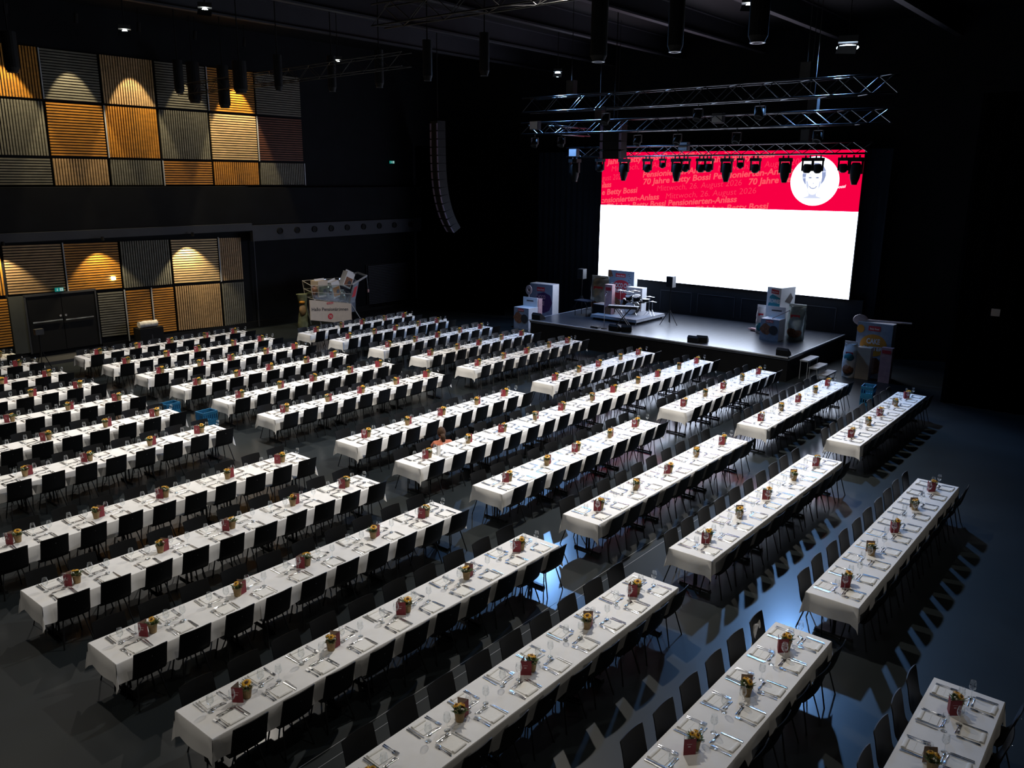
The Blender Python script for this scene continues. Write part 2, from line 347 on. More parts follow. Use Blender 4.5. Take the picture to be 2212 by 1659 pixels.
struct('trim_24', MB().box(11.5, 12.03, 33.3, 33.41, 0.35, 2.5, 'rust'))
struct('trim_25', MB().box(11.9, 14.9, 32.2, 33.3, 0.0, 0.12, 'darkgrey'))
# emergency signs
def exit_sign(loc, s, label, arrow=True):
    e = empty('exit_sign', loc); tag(e, label, 'exit sign')
    MB().box(-0.24*s, 0.24*s, 0, 0.06, -0.11*s, 0.11*s, MT['signgreen']).build('sign_box', e)
    m = MB(); m.box(0.02*s, 0.2*s, -0.004, -0.001, -0.09*s, 0.09*s, MT['signwhite'])
    m.box(-0.15*s, -0.12*s, -0.004, -0.001, -0.02*s, 0.09*s, MT['signwhite'])
    m.poly([(-0.2*s, -0.004, 0.0), (-0.135*s, -0.004, -0.08*s), (-0.07*s, -0.004, 0.0), (-0.135*s, -0.004, -0.03*s)], MT['signwhite'])
    m.build('pictogram', e)
    m = MB(); m.box(0.08*s, 0.12*s, -0.007, -0.005, -0.03*s, 0.04*s, MT['signgreen']); m.box(0.10*s, 0.13*s, -0.007, -0.005, 0.045*s, 0.07*s, MT['signgreen'])
    m.poly([(0.08*s, -0.007, -0.03*s), (0.05*s, -0.007, -0.07*s), (0.07*s, -0.007, -0.08*s), (0.10*s, -0.007, -0.03*s)], MT['signgreen'])
    m.poly([(0.10*s, -0.007, -0.03*s), (0.14*s, -0.007, -0.05*s), (0.14*s, -0.007, -0.08*s), (0.12*s, -0.007, -0.03*s)], MT['signgreen'])
    m.build('running_figure', e)
exit_sign((13.28, 33.2, 2.62), 0.62, 'green exit sign with down arrow above the black double door')
exit_sign((30.5, 33.2, 7.62), 0.62, 'green exit sign glowing high on the dark wall near the stage')
tag(MB().box(15.33, 15.47, 33.25, 33.31, 2.80, 2.92, MT['bulb']).build('small_wall_lamp'), 'tiny bright white lamp on the amber slatted panel', 'lamp')

# ------------------------------------------------------------------ lamps
def hall_lamp(x, y, z, power, label=None, blue=False, aim=None, group='ceiling work lamps', big=False, cone=110):
    e = empty('ceiling_lamp', (x, y, z)); tag(e, label or 'white ceiling lamp over the rear tables', 'lamp', group)
    s = 1.7 if big else 1.0
    rz = math.atan2(-y, -x) if True else 0
    T = Matrix.Rotation(rz, 4, 'Z')
    m = MB(); m.box(-0.16*s, 0.10*s, -0.17*s, 0.17*s, 0.09*s, 0.2*s, 'darkgrey', T); m.tube([(0, 0, 0.2*s), (0, 0, 13.0-z-0.01)], 0.015, 'black', 6); m.build('housing', e)
    m = MB(); m.add([(0.12*s, -0.17*s, 0.02*s), (0.12*s, 0.17*s, 0.02*s), (0.20*s, 0.14*s, -0.14*s), (0.20*s, -0.2*s, -0.12*s)], [(0, 1, 2, 3)], 'band' if not blue else 'trimw', T).build('barn_door', e)
    m = MB()
    if big: m.ball((0, 0, 0.0), 0.17, 'bluebulb', 14, 9, (1.0, 2.0, 0.55), T); m.build('glowing_lens', e, smooth=True)
    else: m.ball((0, 0, 0.0), 0.085 if not blue else 0.12, 'bluebulb' if blue else 'bulb', 12, 8, (1, 1, 1), T).build('glowing_lens', e, smooth=True)
    spot('lamp_beam', (x, y, z-0.24), aim or (x, y, 0), power, LAMP_BLUE if blue else LAMP_WHITE, cone, 0.7 if not blue else 0.5, 0.12 if not big else 0.24, parent=e)
    return e
hall_lamp(12.95, 25.56, 11.0, P_HALL*0.8, 'lone white ceiling lamp above the top row of slatted panels', cone=95, aim=(12.9, 23.5, 0))
hall_lamp(12.6, 20.6, 11.0, P_HALL*1.15, 'brighter white ceiling lamp at the very top, before the slatted wall', cone=118)
hall_lamp(21.0, 25.7, 11.0, P_HALL*0.6, 'white ceiling lamp against black, between slatted wall and stage', cone=95)
hall_lamp(20.25, 9.3, 11.0, P_HALL*1.5, 'white ceiling lamp among black cylinders above middle tables', cone=98, aim=(20, 11.5, 0))
hall_lamp(28.5, 21.1, 11.0, P_BLUE*0.75, 'smaller blue-white floodlight above the stage-side trusses', blue=True, aim=(24, 17, 0), cone=130)
hall_lamp(28.1, 9.5, 11.0, P_BLUE, 'large blue-white floodlight above the open-side end of the trusses', blue=True, aim=(18, 7.5, 0), big=True, cone=94)
hall_lamp(12.8, 9.4, 11.0, P_HALL*1.1, 'white ceiling lamp over the gap between rear and middle blocks', aim=(12.3, 11, 0), cone=112)
hall_lamp(-1.5, 8.6, 11.0, P_HALL*0.26, 'white ceiling lamp behind the first rear tables', aim=(2, 10, 0)); hall_lamp(5.2, 20.0, 11.0, P_HALL*0.3, 'white ceiling lamp over the wall half of the rear tables'); hall_lamp(5.2, 4.0, 11.5, P_HALL*0.10, 'added unseen fill lamp over the open half of the rear tables', aim=(5.5, 8.5, 0))  # open-half lamp is an unseen fill, added to brighten the hanging cloth sides
hall_lamp(13.0, -3.5, 11.0, P_HALL*0.11, 'added unseen fill lamp over the empty open floor', aim=(13, 3.5, 0), cone=85)  # unseen weak fill, added to lift cloth sides facing the open floor
# wall washers
for i, (x, pw) in enumerate(((12.3, 0.9), (14.6, 0.9), (16.9, 1.0), (19.2, 0.55), (21.45, 1.7))):
    e = empty('wall_washer', (x, 32.3, 12.15)); tag(e, 'black wall washer lamp over the slatted wall, %s from the stage end' % ORD[5-i], 'lamp', 'wall washers over the upper panels')
    m = MB(); m.tube([(0, 0.0, 0.0), (0, -0.08, 0.32)], 0.07, 'black', 10); m.tube([(0, -0.04, 0.15), (0, -0.04, 0.84)], 0.015, 'black'); m.build('housing', e)
    spot('wall_washer_beam', (x, 32.32, 12.08), (x, 33.35, 6.5), P_WALL*pw, (1.0, 0.80, 0.48), 46, 0.25, 0.02, parent=e)
for i, (x, pw) in enumerate(((11.35, 1.0), (14.85, 1.1), (18.6, 1.7))):
    e = empty('wall_washer', (x, 32.62, 4.42)); tag(e, 'small black wall lamp under the big beam, %s from the stage end' % ORD[3-i], 'lamp', 'wall lamps under the beam')
    MB().tube([(0, 0, 0), (0, 0.02, 0.14)], 0.06, 'black', 10).build('housing', e)
    spot('wall_washer_beam', (x, 32.64, 4.38), (x+0.1, 33.3, 1.6), P_WALL_LOW*pw, (1.0, 0.82, 0.52), 84, 0.35, 0.02, parent=e)
# front light towards the stage props and audience, from the unseen front-of-house truss lamp
# ------------------------------------------------------------------ stage
st = empty('stage', (28.05, 16.3, 0)); tag(st, 'low black stage with dark glossy deck in front of the LED screen', 'stage')
MB().box(0, 5.9, -5.87, 5.7, 0.78, 0.9, 'deck').build('deck', st)
MB().box(0.03, 5.85, -5.84, 5.67, 0.0, 0.78, 'black').build('skirt', st)
MB().box(-0.03, 0.02, -5.9, 5.73, 0.862, 0.905, 'trimw').box(-0.03, 5.9, -5.9, -5.86, 0.862, 0.905, 'trimw').box(-0.03, 5.9, 5.69, 5.73, 0.862, 0.905, 'trimw').build('edge_highlight', st)  # pale strips paint in the highlight the screen throws on the edges
# low wall below the screen and drape behind it
struct('wall_1', MB().box(34.12, 34.4, 9.9, 23.0, 0.0, 2.285, 'blackwall'))
mb = MB()
for y0, y1 in ((13.2, 15.0), (15.3, 17.1), (10.9, 12.4), (17.4, 19.0)):
    for a, b, c, d in ((y0, y1, 1.88, 1.90), (y0, y0+0.02, 1.0, 1.9), (y1-0.02, y1, 1.0, 1.9)): mb.box(34.10, 34.12, a, b, c, d, 'band')
struct('trim_26', mb)
def drape(name, x, y0, y1, z0, z1, m, label, amp=0.05, pitch=0.35, ydir=True):
    n = int((y1-y0)/pitch*4); P = []
    for z in (z0, z1): P.append([(x+amp*sin(2*pi*i/4/1.0+0.4*sin(i*1.3)), y0+(y1-y0)*i/n, z) if ydir else (y0+(y1-y0)*i/n, x+amp*sin(2*pi*i/4+0.4*sin(i*1.3)), z) for i in range(n+1)])
    o = MB().grid(P, m).build(name); md = o.modifiers.new('thick', 'SOLIDIFY'); md.thickness = 0.01
    return tag(o, label, 'curtain')
drape('stage_curtain', 34.75, 9.6, 26.8, 0.02, 8.15, 'drape', 'dark blue backdrop curtain hanging behind the LED screen', amp=0.022)
drape('side_curtain', 28.75, -7.9, 5.6, 0.02, 9.5, 'velvet', 'black curtain wall closing the hall beside the cake butter box', 0.04, 0.5)
drape('side_curtain', 32.2, 26.9, 33.2, 0.02, 8.5, 'velvet', 'black curtain between shutter wall and stage backdrop', 0.05, 0.4)
tag(MB().box(28.68, 28.70, 4.30, 4.54, 2.97, 3.19, 'beige').build('paper_notice'), 'pale square paper notice on the black curtain', 'notice')
stp = empty('stage_steps', (29.4, 10.15, 0)); tag(stp, 'three grey open steps at the open-side end of the stage', 'steps')
for i, (x, y, z) in enumerate(((0.0, 0.02, 0.70), (0.12, -0.28, 0.45), (0.25, -0.58, 0.21))):
    m = MB(); m.box(x-0.5, x+0.5, y-0.15, y+0.15, z-0.03, z, 'riser'); m.box(x-0.52, x+0.52, y-0.17, y-0.15, z-0.05, z+0.004, 'trimw'); m.box(x-0.52, x-0.5, y-0.17, y+0.15, z-0.05, z+0.004, 'trimw'); m.box(x+0.5, x+0.52, y-0.17, y+0.15, z-0.05, z+0.004, 'trimw')
    t = m.build('tread', stp)
    m = MB()
    for sx in (-0.48, 0.48):
        for sy in (-0.13, 0.13): m.tube([(x+sx, y+sy, 0), (x+sx, y+sy, z-0.03)], 0.012, 'trimw', 5)
    m.build('tread_frame', t)

# ------------------------------------------------------------------ LED screen
SX = 34.0; Y0, Y1, Z0, Z1, ZD = 10.43, 22.43, 2.31, 8.10, 5.70
scr = empty('led_screen', (0, 0, 0)); tag(scr, 'huge LED screen with red banner above a white field', 'screen')
MB().box(SX+0.02, SX+0.12, Y0-0.02, Y1+0.02, Z0-0.02, Z1+0.02, 'black').build('screen_frame', scr)
MB().poly([(SX, Y1, ZD), (SX, Y0, ZD+0.03), (SX, Y0, Z1), (SX, Y1, Z1)], MT['led_red']).build('red_banner', scr)
MB().poly([(SX-0.016, Y1, Z0), (SX-0.016, Y0, Z0), (SX-0.016, Y0, ZD+0.05), (SX-0.016, Y1, ZD-0.02)], MT['led_white']).build('white_field', scr)
SL = 0.078; xd = (0, -cos(SL), sin(SL)); zd = (0, sin(SL), cos(SL))
clip = lambda p: Y0+0.02 < p.y < Y1-0.02 and p.z < Z1-0.03
def line(z_at_edge, parts):
    for bold, txt, y, w in parts:
        tb = MB()
        put_text(tb, txt, 'led_text' if bold else 'led_thin', (SX-(0.006 if bold else 0.004), y, z_at_edge+SL*(Y1-y)), xd, zd, width=w, size=0.36, bold=0.026 if bold else -0.008, slant=0.18, clip=clip); tb.build('bold_lettering' if bold else 'thin_lettering', scr)
line(6.48, [(1, 'nlass', 22.5, 0.62), (1, '70 Jahre Betty Bossi Pensionierten-Anlass', 20.17, 7.0)])
line(6.80, [(0, 'gust 2026', 22.41, 1.2), (1, 'Pensionierten-Anlass', 20.2, 3.35), (0, 'Mittwoch, 26. August 2026', 16.5, 3.9)])
line(6.14, [(1, 'e Betty Bossi', 22.40, 1.95), (0, 'Mittwoch, 26. August 2026', 19.44, 4.1), (1, '70 Jahre Betty', 15.06, 2.3)])
line(5.77, [(1, 'ensionierten-Anlass', 22.43, 3.15), (0, 'Mittwoch, 26. August 2026', 18.97, 4.3)])
line(5.46, [(1, '70 Jahre Betty Bossi Pensionierten-Anlass', 22.1, 6.6)])
line(5.11, [(0, 'Mittwoch, 26. August 2026', 21.9, 4.2), (1, '70 Jahre Betty Bossi', 17.45, 3.35)])
line(7.19, [(0, 'Mittwoch, 26. August 2026', 21.92, 4.1), (1, '70 Jahre Betty Bossi', 17.4, 3.4)])
line(7.53, [(1, 'Jahre Betty Bossi Pensionierten-Anlass', 22.13, 6.4)])
line(7.88, [(1, 'Pensionierten-Anlass', 22.35, 3.4), (0, 'Mittwoch, 26. August 2026', 18.7, 4.1)])
def ell(cy_, cz_, ry, rz_, n=32, a0=0, a1=2*pi, x=SX): return [(x, cy_-ry*cos(a0+(a1-a0)*i/n), cz_+rz_*sin(a0+(a1-a0)*i/n)) for i in range(n if a1-a0 >= 2*pi-1e-6 else n+1)]
pc = MB().poly(ell(12.26, 6.9, 0.98, 0.965, 48, x=SX-0.010), MT['led_portrait']).build('portrait_disc', scr)
q = MB()   # plain drawing of a smiling woman with short wavy hair
def pp(pts, m, k): q.poly([(SX-0.0105-0.0006*k, 12.30-u*1.0, 6.93+v) for u, v in pts], m)
def pe_(u, v, a, b, m, k, n=16, t0=0.0, t1=2*pi): pp([(u+a*cos(t0+(t1-t0)*i/n), v+b*sin(t0+(t1-t0)*i/n)) for i in range(n if t1-t0 > 6.2 else n+1)], m, k)
pp([(-0.16, -0.10), (-0.33, -0.16), (-0.43, 0.00), (-0.47, 0.20), (-0.42, 0.42), (-0.30, 0.58), (-0.10, 0.67), (0.14, 0.67), (0.33, 0.58), (0.45, 0.40), (0.47, 0.18), (0.41, -0.02), (0.32, -0.14), (0.1, -0.1)], MT['led_grey'], 0)
for a, b, c in ((-0.40, 0.10, 0.10), (-0.37, 0.28, 0.11), (-0.28, 0.46, 0.12), (-0.06, 0.58, 0.16), (0.2, 0.55, 0.14), (0.38, 0.34, 0.09)): pe_(a, b, c*0.75, c*0.34, MT['led_light'], 1)
pp([(-0.13, -0.40), (0.13, -0.40), (0.16, -0.62), (0.42, -0.70), (-0.42, -0.70), (-0.16, -0.62)], MT['led_light'], 0)
face = [(-0.29, 0.40), (-0.325, 0.12), (-0.295, -0.18), (-0.22, -0.40), (-0.10, -0.54), (0.0, -0.57), (0.10, -0.54), (0.22, -0.40), (0.295, -0.18), (0.325, 0.12), (0.29, 0.40), (0.16, 0.52), (-0.12, 0.54)]
pp([(u*1.03, v*1.03-0.008) for u, v in face], MT['led_light'], 2); pp(face, MT['led_portrait'], 3)
pp([(-0.30, -0.05), (-0.24, -0.02), (-0.17, -0.22), (-0.20, -0.36), (-0.27, -0.22)], MT['led_light'], 4); pp([(0.30, -0.05), (0.25, -0.02), (0.22, -0.22), (0.23, -0.34), (0.28, -0.20)], MT['led_light'], 4)
for s_e in (-1, 1):
    pe_(0.145*s_e, 0.10, 0.075, 0.024, MT['led_grey'], 4); pe_(0.145*s_e, 0.10, 0.022, 0.022, MT['led_dark'], 5)
    pp([(0.05*s_e, 0.185), (0.14*s_e, 0.225), (0.235*s_e, 0.17), (0.14*s_e, 0.205)], MT['led_grey'], 4)
pp([(-0.035, -0.115), (0.0, -0.135), (0.04, -0.115), (0.0, -0.10)], MT['led_grey'], 4); pp([(0.035, 0.06), (0.05, -0.09), (0.03, -0.09)], MT['led_light'], 4)
pe_(0.0, -0.22, 0.155, 0.115, MT['led_grey'], 4, 16, pi, 2*pi); pe_(0.0, -0.232, 0.118, 0.065, MT['led_portrait'], 5, 16, pi, 2*pi)
q.build('portrait_drawing', pc)
sg = MB(); put_text(sg, 'Bossi', 'led_portrait', (SX-0.012, 11.40, 6.62), (0, -0.98, 0.12), (0, 0.1, 0.99), width=0.38, size=0.17, bold=0.01, slant=0.3); sg.build('signature', scr)

# ------------------------------------------------------------------ trusses and stage lights
def truss(p0, p1, w, h, label, r=0.026, seg=0.55, m='truss', name='lighting_truss'):
    p0 = Vector(p0); p1 = Vector(p1); L = (p1-p0).length; d = (p1-p0)/L; side = Vector((0, 0, 1)).cross(d).normalized(); up = Vector((0, 0, 1))
    C4 = [(-w/2, 0), (w/2, 0), (w/2, h), (-w/2, h)]; mb = MB(); mb.smooth = True
    pt = lambda c, s: p0+d*s+side*c[0]+up*c[1]
    for c in C4: mb.tube([pt(c, 0), pt(c, L)], r, m, 7)
    n = max(2, int(L/seg)); st_ = L/n
    for i in range(n):
        a, b = i*st_, (i+1)*st_
        for j in range(4):
            c0, c1 = C4[j], C4[(j+1) % 4]
            if (i+j) % 2: c0, c1 = c1, c0
            mb.tube([pt(c0, a), pt(c1, b)], r*0.5, m, 4, cap=False)
    mb.smooth = True
    return tag(mb.build(name), label, 'truss', 'stage lighting trusses')
truss((29.8, 21.4, 7.78), (29.8, 8.95, 7.84), 0.35, 0.38, 'lowest aluminium truss, crossing in front of the red screen banner')
truss((27.0, 21.6, 8.60), (27.0, 7.65, 8.62), 0.4, 0.42, 'middle aluminium truss above the stage, second of three')
truss((24.6, 19.6, 9.20), (24.6, 6.9, 9.25), 0.5, 0.48, 'highest aluminium stage truss, crossing before the dark ceiling')
truss((27.2, 20.4, 8.62), (29.7, 20.4, 8.62), 0.3, 0.3, 'short aluminium truss joining the stage trusses at the wall end')
truss((18.6, 32.5, 10.0), (18.6, 19.5, 10.2), 0.4, 0.4, 'dim dark truss high before the slatted wall', m='tube', r=0.015)
truss((12.2, 13.6, 9.9), (12.2, 4.0, 9.9), 0.35, 0.4, 'dim dark truss high above the middle of the hall', m='tube', r=0.018)
for i, (x, y, z) in enumerate(((24.6, 17.6, 9.7), (24.6, 9.4, 9.7), (27.0, 18.0, 9.02), (27.0, 10.0, 9.02), (29.8, 19.0, 8.16), (29.8, 11.2, 8.16))):
    e = empty('chain_hoist', (x, y, z)); tag(e, 'motor hoist with chain holding a stage truss, %s of six from the hall side' % ORD[i+1], 'hoist', 'chain hoists on the stage trusses')
    MB().box(-0.12, 0.12, -0.15, 0.15, 0.05, 0.5, 'darkgrey').build('motor_body', e)
    MB().tube([(0, 0, 0.5), (0, 0, 12.99-z)], 0.012, 'tube', 5).build('chain', e)
def moving_head(y, s, label, x=29.625, z=7.70, kind='long', rz=0.0, tilt=0.0):
    e = empty('moving_head_light', (x, y, z), rz); tag(e, label, 'stage light', 'moving head lights on the lowest truss')
    MB().box(-0.14*s, 0.14*s, -0.17*s, 0.17*s, -0.11*s, 0.0, 'black').box(-0.02, 0.02, -0.10*s, -0.06*s, 0, 0.08, 'darkgrey').box(-0.02, 0.02, 0.06*s, 0.10*s, 0, 0.08, 'darkgrey').build('base', e)
    m = MB()
    for q_ in (-1, 1): m.box(-0.05*s, 0.05*s, (0.155 if q_ > 0 else -0.185)*s, (0.185 if q_ > 0 else -0.155)*s, -0.45*s, -0.11*s, 'black')
    m.build('yoke', e)
    m = MB(); T = Matrix.Translation((0, 0, -0.34*s)) @ Matrix.Rotation(tilt, 4, 'Y')
    if kind == 'long': m.lathe([(0.0, 0.2*s), (0.10*s, 0.2*s), (0.145*s, 0.12*s), (0.15*s, -0.05*s), (0.13*s, -0.22*s), (0.085*s, -0.36*s), (0.08*s, -0.40*s), (0.0, -0.40*s)], 'black', 14, T)
    else: m.lathe([(0.0, 0.12*s), (0.12*s, 0.12*s), (0.14*s, 0.02*s), (0.135*s, -0.12*s), (0.10*s, -0.17*s), (0.0, -0.17*s)], 'black', 14, T)
    h = m.build('head', e, smooth=True)
    m = MB(); m.lathe([(0.0, 0), (0.075*s, 0), (0.075*s, -0.01), (0, -0.01)], 'lens', 14, T @ Matrix.Translation((0, 0, -0.405*s if kind == 'long' else -0.175*s))); m.build('lens', h)
HD = [(20.93, 1.25, 'long', 'long stage light hanging alone before the blue curtain, wall end'), (19.65, 1.0, 'short', 'short stage light at the wall-side edge of the red banner'),
      (18.48, 1.15, 'long', 'long stage light over the word Mittwoch in the top line'), (17.4, 1.0, 'short', 'round stage light over the first August of the banner'),
      (16.72, 0.7, 'short', 'smallest stage light beside the round one'), (16.09, 1.15, 'long', 'long stage light paired with a short one over Pensionierten'),
      (15.72, 0.95, 'short', 'short stage light paired with the long one over Pensionierten'), (15.06, 1.0, 'short', 'first of two touching round stage lights mid banner'),
      (14.75, 0.95, 'short', 'second of two touching round stage lights mid banner'), (14.02, 1.15, 'long', 'long stage light over the second Pensionierten'),
      (13.48, 0.7, 'short', 'tiny stage light between long light and round light'), (12.9, 1.0, 'short', 'round stage light before the portrait disc, nearest it'),
      (11.78, 1.15, 'long', 'long stage light at the edge of the portrait disc'), (10.99, 1.0, 'short', 'stage light over the portrait hair, wall side'),
      (10.62, 1.0, 'short', 'stage light over the portrait hair, open side'), (9.75, 0.95, 'short', 'short stage light at the open-side end of the banner'),
      (9.33, 1.2, 'long', 'long stage light last at the open-side end of the truss')]
for y, s, kd, lab in HD: moving_head(y, s, lab, kind=kd, tilt=random.uniform(-0.15, 0.15))
for i, (x, y, z) in enumerate(((27, 20.9, 8.55), (27, 19.6, 8.55), (27, 16.2, 8.55), (27, 14.6, 8.55), (27, 12.4, 8.55), (27, 9.7, 8.55), (24.6, 16.0, 9.15), (24.6, 12.6, 9.15), (24.6, 10.6, 9.15))):
    e = empty('stage_wash_light', (x-(0.2 if x > 26 else 0.25), y, z)); tag(e, 'dark stage lamp hanging under %s, %s from the wall end' % ('the middle truss' if x > 26 else 'the highest truss', ORD[i+1 if x > 26 else i-5]), 'stage light', 'wash lights under the upper trusses')
    MB().tube([(0, 0, 0.05), (0, 0, -0.1)], 0.02, 'darkgrey').box(-0.03, 0.03, -0.17, -0.15, -0.35, -0.08, 'darkgrey').box(-0.03, 0.03, 0.15, 0.17, -0.35, -0.08, 'darkgrey').box(-0.03, 0.03, -0.17, 0.17, -0.1, -0.08, 'darkgrey').build('yoke', e)
    MB().lathe([(0, 0.14), (0.11, 0.14), (0.13, 0.0), (0.13, -0.14), (0.12, -0.14), (0.0, -0.1)], 'black', 14, Matrix.Translation((0, 0, -0.3)) @ Matrix.Rotation(0.5, 4, 'Y')).build('lamp_can', e, smooth=True)
for x, y, z, lab in ((26.5, 20.65, 8.9, 'pale blue-grey control box at the wall end of the middle truss'), (29.3, 20.75, 7.95, 'flat pale control box at the wall end of the lowest truss'),
                     (27, 13.2, 8.95, 'pale control box standing on the middle truss above the banner'), (29.75, 15.9, 8.15, 'small pale box on the lowest truss mid banner')):
    tag(MB().box(x-0.1, x+0.1, y-0.2, y+0.2, z-0.16, z+0.16, 'band').box(x-0.12, x-0.1, y-0.18, y+0.18, z-0.14, z+0.14, 'trimw' if 'control' in lab else 'riser').build('control_box'), lab, 'control box')
# line arrays
MT['purple_lit'] = mat('grille_purple_light', (0.19, 0.16, 0.28), 0.5, var=0.2, scale=30)  # purple stage light on the speaker edges, put into the colour
def line_array(x, y, ztop, n, h, w, dep, label, rz, curve, gm='purple_lit'):
    e = empty('line_array', (x, y, ztop), rz); tag(e, label, 'loudspeaker')
    px_, pz = 0.0, 0.0; a = 0.0
    for i in range(n):
        T = Matrix.Translation((px_, 0, pz)) @ Matrix.Rotation(a, 4, 'Y')
        m = MB(); m.box(-dep/2, dep/2, -w/2, w/2, -h*0.96, 0, 'black', T); m.box(-dep/2-0.012, -dep/2, -w/2, -w/2+0.09, -h*0.9, -h*0.06, gm, T); m.box(-dep/2-0.012, -dep/2, w/2-0.12, w/2, -h*0.9, -h*0.06, gm, T); m.build('speaker_box', e)
        px_ += -sin(a)*h; pz -= cos(a)*h; a -= curve*(i/n)**1.5
    MB().tube([(0, 0, 0), (0, 0, 13-ztop-0.01)], 0.02, 'black').box(-dep/2, dep/2, -w/2, w/2, 0.0, 0.08, 'black').build('fly_bar', e)
line_array(26.55, 26.0, 9.15, 14, 0.335, 0.62, 0.4, 'tall curved line of loudspeakers hanging wall side of the stage', -0.25, 0.14)
line_array(28.0, 18.0, 8.95, 4, 0.32, 0.9, 0.5, 'short cluster of loudspeakers hanging before the top corner of the screen', 0.1, 0.25)
for i, (x, y, z, r, h, lab) in enumerate(((18.01, 10.00, 9.80, 0.18, 1.40, 'cylinder speaker between the two others, high above the middle'), (17.82, 7.93, 9.80, 0.21, 1.54, 'cylinder speaker below the lone white lamp'),
      (17.47, 11.74, 9.66, 0.20, 1.40, 'cylinder speaker wall side of its two neighbours'), (18.51, 18.52, 9.73, 0.14, 1.12, 'slim cylinder high over middle tables, third sliver'), (18.54, 16.30, 9.73, 0.14, 1.12, 'slim cylinder nearest the stage trusses'),
      (19.01, 21.21, 9.73, 0.14, 1.12, 'slim cylinder, second sliver past the white lamp'), (19.00, 23.58, 9.73, 0.14, 1.12, 'slim cylinder right under the lone distant lamp'), (17.77, 24.88, 9.73, 0.14, 1.12, 'slim cylinder past the end of the slatted wall'),
      (17.59, 26.86, 9.73, 0.24, 1.05, 'black cylinder seen against dark edge of amber panel'), (18.91, 30.02, 9.45, 0.22, 1.54, 'black cylinder seen against middle of amber panel'), (18.94, 32.18, 9.73, 0.25, 1.54, 'black cylinder seen against grey panel corner'),
      (16.78, 29.50, 9.80, 0.17, 1.12, 'thin black cylinder seen against middle of grey panel'), (10.50, 27.60, 9.80, 0.20, 1.10, 'black cylinder at the picture edge against amber upright slats'))):
    e = empty('hanging_cylinder', (x, y, z)); tag(e, 'black hanging '+lab, 'ceiling fixture', 'hanging black cylinders')
    MB().lathe([(0, 0.0), (r*0.7, 0.0), (r, 0.12), (r, h), (0, h)], 'black', 18).tube([(0, 0, h), (0, 0, 12.99-z)], 0.02, 'black').build('cylinder_body', e)
    MB().lathe([(r*0.55, -0.004), (r*0.78, -0.004), (r*0.78, -0.02), (r*0.55, -0.02), (r*0.55, -0.004)], 'trimw' if i < 3 else 'darkgrey', 18).build('rim_ring', e)

# ------------------------------------------------------------------ stage props
def face_print(mb, T, kind):
    pass
def bx_prop(name, x, y0, y1, z0, z1, d, m, label, rz=0.0, side=None, cat='giant box', group=None):
    """box whose front looks towards the hall (-x); y1 > y0; returns (root, T) with local front plane x=0, u to the open side, v up"""
    cyy = (y0+y1)/2; e = empty(name, (x, cyy, z0), rz); tag(e, label, cat, group)
    w = y1-y0; h = z1-z0
    MB().box(0, d, -w/2, w/2, 0, h, m).build('carton', e)
    return e, w, h
def quadp(e, name, pts, m, w, x=-0.006):
    """flat printed shape on the front; pts (u from wall side 0..w, v up)"""
    return MB().poly([(x, w/2-u, v) for u, v in pts], m).build(name, e)
def ellp(e, name, u, v, ru, rv, m, w, n=20, x=-0.008, bumpy=0.0): return quadp(e, name, [(u+ru*cos(2*pi*i/n)*(1+bumpy*sin(i*2.4)), v+rv*sin(2*pi*i/n)*(1+bumpy*cos(i*1.9))) for i in range(n)][::-1], m, w, x)
def txtp(e, name, s, u, v, width, size, m, w, x=-0.012, rot=0.0, bold=0.03):
    mb = MB(); put_text(mb, s, m, (x, w/2-u, v), (0, -cos(rot), sin(rot)), (0, sin(rot), cos(rot)), width=width, size=size, bold=bold); return mb.build(name, e)
# choco cake carton on floor beside the stage
e, w, h = bx_prop('giant_carton', 31.9, 23.66, 25.0, 0.0, 1.9, 0.55, 'card', 'tall white carton reading Choco Cake beside the stage end', rz=0.05)
quadp(e, 'front_print', [(0, 0), (w, 0), (w, h-0.02), (0, h-0.02)], 'bluecard', w)
ellp(e, 'purple_shape', w*0.62, 1.02, 0.50, 0.52, 'purple', w, 8, -0.009, 0.06); quadp(e, 'red_label', [(0.42, 1.55), (0.88, 1.55), (0.88, 1.74), (0.42, 1.74)], 'redlab', w, -0.012)
txtp(e, 'brand_lettering', 'Betty Bossi', 0.46, 1.6, 0.38, 0.1, 'print', w, -0.016); txtp(e, 'title_lettering', 'CHOCO', 0.38, 1.18, 0.55, 0.26, 'pink', w, -0.016); txtp(e, 'title_lettering', 'CAKE', 0.45, 0.88, 0.42, 0.26, 'pink', w, -0.016)
e = empty('giant_wooden_spoon', (31.3, 24.55, 0.0)); tag(e, 'giant wooden spoon with a hole leaning on the Choco Cake carton', 'giant spoon')
MB().tube([(-0.12, -0.05, 0.02), (0.1, 0.15, 1.4)], 0.03, 'woodspoon', 8).build('handle', e)
m = MB()
for i in range(16):
    a, b = 2*pi*i/16, 2*pi*(i+1)/16
    m.add([(0.1, 0.17+0.18*cos(t)*q_, 1.62+0.24*sin(t)*q_) for q_ in (0.35, 1) for t in (a, b)]+[(0.14, 0.17+0.18*cos(t)*q_, 1.62+0.24*sin(t)*q_) for q_ in (0.35, 1) for t in (a, b)], [(0, 1, 3, 2), (4, 6, 7, 5), (2, 3, 7, 6), (0, 4, 5, 1)], 'woodspoon')
m.build('bowl', e)
